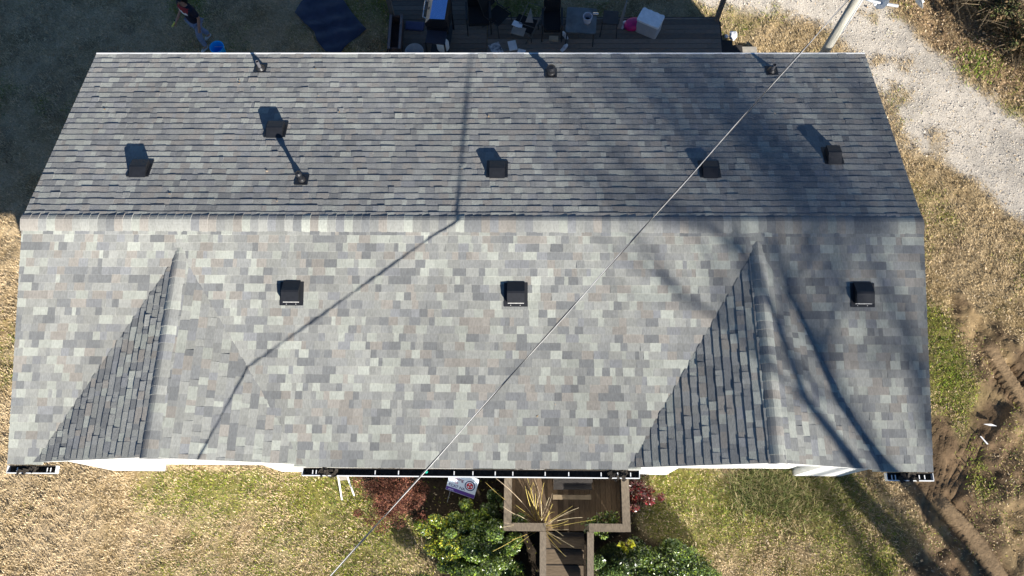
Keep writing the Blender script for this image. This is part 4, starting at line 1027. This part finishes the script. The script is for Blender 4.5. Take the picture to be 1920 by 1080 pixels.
for k in range(3):
    an = R(110 + 120 * k); c_ = (.155 + .036 * math.cos(an), .02 + .036 * math.sin(an))
    st = []
    for q in range(10):
        rr_ = .026 if q % 2 == 0 else .011; b_ = R(36 * q + 20 * k); st.append((c_[0] + rr_ * math.cos(b_), c_[1] + rr_ * math.sin(b_)))
    mb.prism(st, .0105, .012, mi=1)
mb.build('emblem', [M_INKBLUE, M_SIGN, M_LOGORED], sign)
mb = MB()
for sx in (-.2, .2): mb.tube([(sx, -.21, -.01), (sx, -.50, -.02)], .004, 6)
mb.build('wire_stake', M_GREYMETAL, sign)

# white stand
t = thing('metal_stand', 'white metal stand with two splayed legs beside the red brown shrub', 'stand', P(647, 898, .25), 0)
t.location.z = 0
o0 = t.location
def loc(px, py, z): p = P(px, py, z); return (p.x - o0.x, p.y - o0.y, p.z)
mb = MB(); A, B, Cc, D = Vector(loc(634, 886, .40)), Vector(loc(650, 884, .40)), Vector(loc(652, 899, .38)), Vector(loc(637, 901, .38))
mb.add([A, B, Cc, D] + [q - Vector((0, 0, .02)) for q in (A, B, Cc, D)], [(0, 1, 2, 3), (7, 6, 5, 4), (0, 4, 5, 1), (1, 5, 6, 2), (2, 6, 7, 3), (3, 7, 4, 0)]); mb.build('tray', M_CONC, t)
for q0, q1 in (((633, 887, .42), (641, 937, .03)), ((649, 888, .42), (664, 929, .03))):
    mb = MB(); mb.tube([loc(*q0), loc(*q1)], [.020, .015], 8); mb.build('leg', M_WHITEMETAL, t)
for q0, q1 in (((634, 884, .44), (636, 876, .02)), ((648, 884, .44), (648, 874, .02))):
    mb = MB(); mb.tube([loc(*q0), loc(*q1)], .014, 8); mb.build('leg', M_WHITEMETAL, t)
mb = MB(); p = loc(642, 887, .44); mb.box(p, (.10, .11, .05)); mb.build('top_block', M_WHITEMETAL, t)

# ------------------------------------------------------------------ plants
def leaf_cloud(name, cen, rad, nleaf, pal, mt, parent=None, size=(.018, .034), seed=1, squash=1.0, lobes=9, base=None, up=.35, aspect=1.9):
    """many small leaves spread through a lumpy crown volume; cen is local to the parent"""
    rs = np.random.RandomState(seed)
    lobes = int(lobes * 2.6); cs = rs.normal(0, .46, (lobes, 3)) * np.array(rad); cs[:, 2] = np.abs(cs[:, 2]) * .9 - rad[2] * .15
    rr = rs.uniform(.17, .40, lobes)
    k = rs.randint(0, lobes, nleaf)
    dv = rs.normal(0, 1, (nleaf, 3)); dv /= np.linalg.norm(dv, axis=1)[:, None]
    rad_k = rr[k] * rs.uniform(.25, 1.12, nleaf) ** .6
    p = cs[k] + dv * rad_k[:, None] * np.array(rad)
    if base is not None: p[:, 2] = np.maximum(p[:, 2], base + rs.uniform(0, .1, nleaf))
    p += np.array(cen)
    sz = rs.uniform(size[0], size[1], nleaf)
    nrm = dv * .45 + rs.normal(0, .62, (nleaf, 3)) + np.array((0, 0, up)); nrm /= np.linalg.norm(nrm, axis=1)[:, None]
    t1 = np.cross(nrm, rs.normal(0, 1, (nleaf, 3))); t1 /= np.linalg.norm(t1, axis=1)[:, None]; t2 = np.cross(nrm, t1)
    A = t1 * (sz * aspect)[:, None]; B = t2 * sz[:, None] * .72
    fold = nrm * (sz * .25)[:, None]
    V = np.stack([p - A, p - B + fold, p + A, p + B + fold], 1)
    pal = np.array(pal); ci = rs.randint(0, len(pal), nleaf)
    lob_t = rs.uniform(.62, 1.35, lobes)[k]
    c = pal[ci] * lob_t[:, None] * rs.uniform(.75, 1.2, nleaf)[:, None]
    return np_mesh(name, V.reshape(-1, 3), nleaf, 4, np.repeat(c, 4, 0), mt, parent)
def stems(parent, n, h, spread, seed, col=(.13, .09, .06), r=.008, name='stem'):
    rs = random.Random(seed); mb = MB()
    for k in range(n):
        an = rs.uniform(0, 6.28); s_ = rs.uniform(.2, 1) * spread; pts = [(rs.uniform(-.04, .04), rs.uniform(-.04, .04), 0)]
        for q in range(1, 5): pts.append((math.cos(an) * s_ * (q / 4) ** 1.3 + rs.uniform(-.02, .02), math.sin(an) * s_ * (q / 4) ** 1.3 + rs.uniform(-.02, .02), h * q / 4 * rs.uniform(.85, 1.05)))
        mb.tube(pts, [r * (1 - .7 * q / 4) for q in range(5)], 5, col=col)
    return mb.build(name, M_TWIG, parent)
YG = [(.36, .37, .03), (.48, .43, .035), (.22, .30, .03), (.14, .22, .03)]
DG = [(.045, .085, .022), (.075, .12, .028), (.11, .17, .035), (.04, .065, .02), (.16, .21, .04)]
RB = [(.12, .042, .028), (.10, .036, .025), (.22, .10, .06), (.07, .03, .022), (.18, .07, .04)]
DR = [(.20, .015, .018), (.13, .012, .015), (.07, .02, .02), (.16, .09, .05)]
def shrub(name, label, loc_, rad, n, pal, seed, size=(.010, .021), cat='shrub', group=None, hz=None, spread=None, lobes=9, mt=None):
    t = thing(name, label, cat, (loc_[0], loc_[1], 0), 0, group)
    stems(t, 60 if name == 'red_shrub' else 18, (hz or rad[2]) * (1.25 if name == 'red_shrub' else 1.0), spread or rad[0] * (1.05 if name == 'red_shrub' else .75), seed, r=.006 if name == 'red_shrub' else .008)
    if name == 'green_shrub': n = int(n * 2.5)
    leaf_cloud('foliage', (0, 0, (hz or rad[2]) * .72), rad, n, pal, mt or M_LEAF, t, size, seed, base=.05 - (hz or rad[2]) * .72, lobes=lobes)
    return t
shrub('red_shrub', 'round red brown leafless looking shrub by the house, left of the yard sign', (-1.66, -4.50), (.60, .54, .62), 13000, RB, 5, (.006, .017), lobes=26, mt=M_DRYLEAF)
shrub('green_shrub', 'tall yellow green shrub growing in front of the yard sign', (-.06, -5.06), (.46, .36, .40), 7000, YG[2:] + DG[1:] + YG[:1], 6, hz=.80, lobes=11)
shrub('green_shrub', 'bright yellow tipped shrub sloping down the left of the porch', (-.42, -5.22), (.62, .46, .50), 6500, YG + DG[:2], 7, lobes=12)
shrub('green_shrub', 'dark glossy shrub directly beside the left porch railing', (.42, -5.42), (.56, .46, .50), 8500, DG + YG[2:], 8, hz=1.10, lobes=12)
shrub('green_shrub', 'dark low shrub at the bottom edge left of the porch steps', (.20, -6.02), (.95, .48, .48), 9000, DG + YG[2:3], 9, lobes=13)
shrub('green_shrub', 'dark leafy shrub right of the porch steps under the yellow sprig', (2.86, -5.72), (.62, .48, .50), 8000, DG, 10, lobes=12)
shrub('green_shrub', 'bushy dark shrub with a bright green right edge', (3.92, -5.85), (.85, .52, .52), 10000, DG + YG[2:3], 11, lobes=13)
shrub('green_shrub', 'narrow dark shrub squeezed between the yard sign shrub and the porch rail', (.36, -4.72), (.22, .36, .36), 3000, DG, 15, hz=.6, lobes=8)
shrub('red_shrub', 'small dark red shrub against the right side of the porch', (3.36, -4.34), (.30, .30, .36), 2200, DR, 12, (.012, .024), lobes=8)
shrub('vine', 'tangled green vine climbing over the right front porch rail corner', (2.42, -5.04), (.44, .24, .16), 1500, DG + YG[2:], 13, hz=1.50, spread=.3, lobes=9, cat='vine')
shrub('yellow_sprig', 'lone bright yellow green sprig above the dark right shrub', (2.98, -5.36), (.16, .12, .10), 160, [(.46, .44, .03), (.36, .38, .03)], 14, (.022, .036), hz=1.0, spread=.1, lobes=5, cat='sprig')
# yellow twig shrub: fans of bare yellow stems
t = thing('yellow_twig_shrub', 'bare shrub with a fan of yellow twigs over the porch railing', 'shrub', (1.30, -5.02, 0))
rs = random.Random(3)
tips = [(930, 897), (943, 950), (946, 980), (985, 912), (990, 920), (998, 918), (1004, 925), (1012, 930), (1020, 905), (1030, 932), (1036, 945), (1085, 952), (1092, 970), (1076, 1026), (1056, 1005), (1053, 1010), (1052, 1020), (924, 1034), (960, 1012), (1060, 1043), (1065, 976), (970, 965), (1016, 915), (1040, 960), (1000, 905)]
tips = tips + [(a_ + rs.uniform(-38, 38), b_ + rs.uniform(-20, 30)) for a_, b_ in tips[::2]]
for k, (tx, ty) in enumerate(tips):
    tz = rs.uniform(1.5, 2.1); tip = P(tx, ty, tz) - Vector((1.30, -5.02, 0))
    b0 = Vector((rs.uniform(-.10, .10), rs.uniform(-.06, .06), .2)); mid = b0.lerp(tip, .5) + Vector((rs.uniform(-.13, .13), rs.uniform(-.13, .13), rs.uniform(.1, .35)))
    col = rs.choice([(.55, .44, .12), (.48, .36, .10), (.50, .42, .26), (.42, .33, .22)])
    pts = []
    for q in range(9):
        u_ = q / 8; pts.append(b0 * (1 - u_) ** 2 + mid * 2 * u_ * (1 - u_) + tip * u_ * u_)
    mb = MB(); mb.tube(pts, [(.009 - .006 * q / 8) * (1 if k < 25 else .6) for q in range(9)], 5, col=col); mb.build('twig', M_TWIG, t, smooth=True)
mb = MB()
for k in range(5): mb.tube([(rs.uniform(-.14, .14), rs.uniform(-.08, .08), 0), (rs.uniform(-.10, .10), rs.uniform(-.06, .06), .55)], .016, 6, col=(.30, .25, .19))
mb.build('stem', M_TWIG, t)
# long weeds by the right gable, and brush in the far corner
def weeds(name, label, loc_, rx, ry, n, hgt, cols, seed, cat='weeds'):
    rs_ = np.random.RandomState(seed); x = rs_.normal(0, rx, n); y = rs_.normal(0, ry, n)
    an = rs_.uniform(0, 6.28, n); ln = rs_.uniform(.5, 1.1, n) * hgt; lean = rs_.uniform(.2, 1.2, n)
    tip = np.stack([x + np.cos(an) * ln * np.sin(lean), y + np.sin(an) * ln * np.sin(lean), ln * np.cos(lean)], 1); wv = rs_.uniform(.004, .010, n)
    V = np.stack([np.stack([x - np.sin(an) * wv, y + np.cos(an) * wv, np.zeros(n)], 1), np.stack([x + np.sin(an) * wv, y - np.cos(an) * wv, np.zeros(n)], 1), tip], 1)
    c = np.array(cols)[rs_.randint(0, len(cols), n)] * rs_.uniform(.7, 1.2, n)[:, None]
    o_ = np_mesh(name, V.reshape(-1, 3), n, 3, np.repeat(c, 3, 0), M_BLADE); o_.location = (loc_[0], loc_[1], .0)
    return tag(o_, label, cat, kind='stuff')
weeds('weed_patch', 'tall dark green weeds against the right gable wall step', (6.0, -4.25), .42, .25, 2600, .32, [(.10, .13, .04), (.17, .18, .06), (.30, .25, .13)], 21)
weeds('weed_patch', 'straggly green grass tuft where the tree shadow meets the wall', (7.0, -4.45), .55, .28, 2600, .22, [(.16, .19, .05), (.24, .22, .08), (.40, .32, .18)], 22)
weeds('weed_patch', 'bright green tuft between the roof and the mud ruts', (10.15, -1.7), .22, .50, 600, .12, [(.20, .28, .03), (.28, .33, .04), (.13, .20, .03)], 23)
weeds('weed_patch', 'bright green clump among brown leaves beyond the gravel', (12.15, 6.05), .30, .28, 520, .13, [(.20, .30, .03), (.28, .36, .05), (.12, .20, .03)], 24)
weeds('weed_patch', 'green strip of grass between two sets of mud ruts at lower right', (10.35, -4.0), .16, .5, 420, .10, [(.18, .24, .03), (.26, .28, .05)], 25)
def brush(label, loc_, rad, n, seed):
    t_ = thing('brush', label, 'brush', (loc_[0], loc_[1], 0), 0, 'thicket in the far right corner'); rs_ = random.Random(seed); mb_ = MB()
    for k in range(n):
        an = rs_.uniform(0, 6.28); r0 = rs_.uniform(0, .5) * rad; p0 = Vector((math.cos(an) * r0, math.sin(an) * r0, 0)); an2 = rs_.uniform(0, 6.28); ln = rs_.uniform(.6, 1.3)
        p1 = p0 + Vector((math.cos(an2) * ln * .5, math.sin(an2) * ln * .5, ln * .6)); p2 = p1 + Vector((math.cos(an2 + .5) * ln * .5, math.sin(an2 + .5) * ln * .5, rs_.uniform(-.1, .3)))
        k_ = rs_.uniform(.5, 1.3); mb_.tube([p0, p1, p2], [.008, .006, .003], 4, col=(.20 * k_, .15 * k_, .09 * k_))
    mb_.build('stem', M_TWIG, t_)
    leaf_cloud('foliage', (0, 0, .55), (rad, rad, .55), 4200, [(.085, .085, .035), (.15, .10, .05), (.06, .055, .03), (.22, .15, .08), (.10, .12, .04)], M_DRYLEAF, t_, (.012, .030), seed, base=-.5)
brush('dense dark olive brush filling the upper right corner', (12.85, 7.35), .95, 220, 31)
brush('dark twiggy brush at the right border above green clump', (13.25, 6.15), .70, 160, 32)
brush('brown twiggy brush at the top border above the leaf litter', (11.9, 8.15), .75, 140, 33)
# litter in the mud
mb = MB(); mb.add([(-.13, 0, .01), (.02, .025, .02), (.14, 0, .01), (.0, -.02, .012)], [(0, 3, 2, 1)]); mb.add([(-.13, 0, .0), (.02, .025, .01), (.14, 0, .0), (.0, -.02, .002)], [(0, 1, 2, 3)]); one('white_strip', mb, M_STRIPE, 'bent white strip of plastic lying on mud by the smooth rut', 'plastic strip', Vector(P(1856, 797, .05)), -.15)
mb = MB(); mb.add([(-.09, .05, .01), (-.07, .06, .015), (.09, -.06, .015), (.07, -.075, .01)], [(0, 3, 2, 1)]); mb.add([(-.09, .05, .0), (-.07, .06, .005), (.09, -.06, .005), (.07, -.075, .0)], [(0, 1, 2, 3)]); one('white_scrap', mb, M_STRIPE, 'thin white scrap on grass between the mud ruts', 'scrap', Vector(P(1845, 825, .05)), -.3)

# ------------------------------------------------------------------ bare trees to the right of the camera, casting the long shadows
A_ = Vector((math.sin(SUN_AZ), -math.cos(SUN_AZ), 0))
def up_sun(p, D):
    """the point on the sun ray through p that lies D metres out along the sun's ground direction"""
    p = Vector(p); t_ = (D - p.dot(A_)) / math.cos(SUN_EL); return p + SUN * t_
def rslope(x, y): return (x, y, ZE + (RUN - abs(y)) * math.tan(PITCH))
def bare_tree(label, D, trunk, rads, limbs, seed):
    pts = [up_sun(p, D + max(0, i_ - 3) * 1.5) for i_, p in enumerate(trunk)]; DL = D + 7
    base = pts[0].copy(); d0 = (pts[1] - pts[0]).normalized()
    if base.z > 0: base = base - d0 * (base.z / max(.2, d0.z)); pts = [base] + pts; rads = [rads[0] * 1.25] + list(rads)
    t_ = thing('bare_tree', label, 'tree', (pts[0].x, pts[0].y, 0)); inv_ = Matrix.Translation(-t_.location)
    mb_ = MB(); mb_.tube(pts, list(rads), 10, M=inv_); mb_.build('trunk', M_BARK, t_, smooth=True)
    rs_ = random.Random(seed)
    for (lp, lr) in limbs:
        m_ = MB(); q = [up_sun(p, DL + rs_.uniform(-.6, .6)) for p in lp]
        m_.tube(q, [lr * (1 - .65 * k / max(1, len(q) - 1)) for k in range(len(q))], 7, M=inv_)
        for k in range(len(q) - 1):          # twigs along the limb
            for w_ in range(7):
                s_ = q[k].lerp(q[k + 1], rs_.random()); dd = (q[k + 1] - q[k]).normalized() + Vector((rs_.uniform(-1, 1), rs_.uniform(-1, 1), rs_.uniform(-.5, .9)))
                e_ = s_ + dd.normalized() * rs_.uniform(.5, 1.5); e2_ = e_ + (dd + Vector((rs_.uniform(-.6, .6), rs_.uniform(-.6, .6), .3))).normalized() * rs_.uniform(.3, .9)
                m_.tube([s_, e_, e2_], [lr * .28, lr * .16, .006], 4, M=inv_)
        m_.build('limb', M_BARK, t_, smooth=True)
def on_roof(px, py, front=True):
    '''plan position on the roof slope seen at (px, py) of the photograph'''
    d = CAM_F + CAM_R * ((px - 960) / FPX) - CAM_U * ((py - 540) / FPX); tk = math.tan(PITCH); s_ = 1 if front else -1
    t_ = (ZE + RUN * tk + s_ * tk * CAM_C.y - CAM_C.z) / (d.z - s_ * tk * d.y); return tuple(CAM_C + d * t_)
bare_tree('second bare tree outside the frame throwing the right hand trunk shadow', 18.0,
          [(10.05, -5.86, 0), (9.4, -4.87, 0), (8.78, -3.91, 0), on_roof(1655, 872), on_roof(1566, 741), on_roof(1533, 662), on_roof(1498, 584), on_roof(1470, 530), on_roof(1440, 440)],
          [.17, .165, .16, .135, .125, .11, .085, .06, .03],
          [([on_roof(1566, 741), on_roof(1500, 700), on_roof(1440, 600)], .05), ([on_roof(1540, 680), on_roof(1580, 560), on_roof(1600, 470)], .03)], 41)
bare_tree('tall bare tree outside the frame whose trunk shadow ends at the right gable wall', 19.0,
          [(9.15, -5.9, 0), (8.45, -5.1, 0), (7.75, -4.24, 0), (7.4, -3.9, 1.5), on_roof(1590, 860), on_roof(1520, 770), on_roof(1462, 700), on_roof(1430, 600), on_roof(1400, 480), on_roof(1330, 380, False)],
          [.21, .20, .19, .17, .12, .10, .085, .07, .05, .03],
          [([on_roof(1462, 700), on_roof(1380, 620), on_roof(1290, 560), on_roof(1200, 480)], .05), ([on_roof(1430, 600), on_roof(1490, 520), on_roof(1520, 440)], .045),
 ([on_roof(1400, 480), on_roof(1320, 420), on_roof(1200, 390, False)], .05)], 42)
def far_tree(label, D, trunk, rads, x0, x1, y0, y1, nl, nt, seed):
    pts = [up_sun(p, D) for p in trunk]; base = Vector((pts[0].x, pts[0].y, 0)); pts = [base] + pts
    t_ = thing('bare_tree', label, 'tree', base); inv_ = Matrix.Translation(-base); rs_ = random.Random(seed)
    m_ = MB(); m_.tube(pts, rads, 10, M=inv_); m_.build('trunk', M_BARK, t_, smooth=True)
    ends = []
    for k in range(nl):
        st = pts[1].lerp(pts[-1], rs_.random()); x_, y_ = rs_.uniform(x0, x1), rs_.uniform(y0, y1)
        e_ = up_sun(rslope(x_, y_), D + rs_.uniform(-4, 4)); md_ = st.lerp(e_, .5) + Vector((rs_.uniform(-.5, .5), rs_.uniform(-.5, .5), rs_.uniform(-.2, .7)))
        m_ = MB(); m_.tube([st, md_, e_], [.045, .03, .012], 6, M=inv_); m_.build('limb', M_BARK, t_, smooth=True); ends += [md_, md_.lerp(e_, .5), e_]
    m_ = MB()
    for k in range(nt):
        a_ = rs_.choice(ends); dd = Vector((rs_.gauss(0, 1), rs_.gauss(0, 1), rs_.gauss(.3, .7))).normalized(); ln = rs_.uniform(.6, 1.8)
        b_ = a_ + dd * ln; c_ = b_ + (dd + Vector((rs_.gauss(0, .5), rs_.gauss(0, .5), rs_.gauss(0, .5)))).normalized() * ln * .7
        m_.tube([a_, b_, c_], [.017, .012, .006], 4, M=inv_)
    m_.build('twigs', M_BARK, t_)
far_tree('broad bare tree far outside the frame softening the light on the right rear slope', 52.0, [rslope(6.4, -3.0), rslope(5.4, -.8), rslope(4.4, 1.4), rslope(3.6, 3.4)], [.20, .15, .11, .08, .05], 1.4, 8.6, -2.4, 4.3, 18, 240, 51)
far_tree('slender bare tree far outside the frame softening the light along the right roof edge', 44.0, [on_roof(1745, 810), on_roof(1700, 640), on_roof(1664, 525), on_roof(1618, 453)], [.13, .12, .10, .07, .04], 5.6, 8.6, -3.4, 2.6, 6, 60, 52)
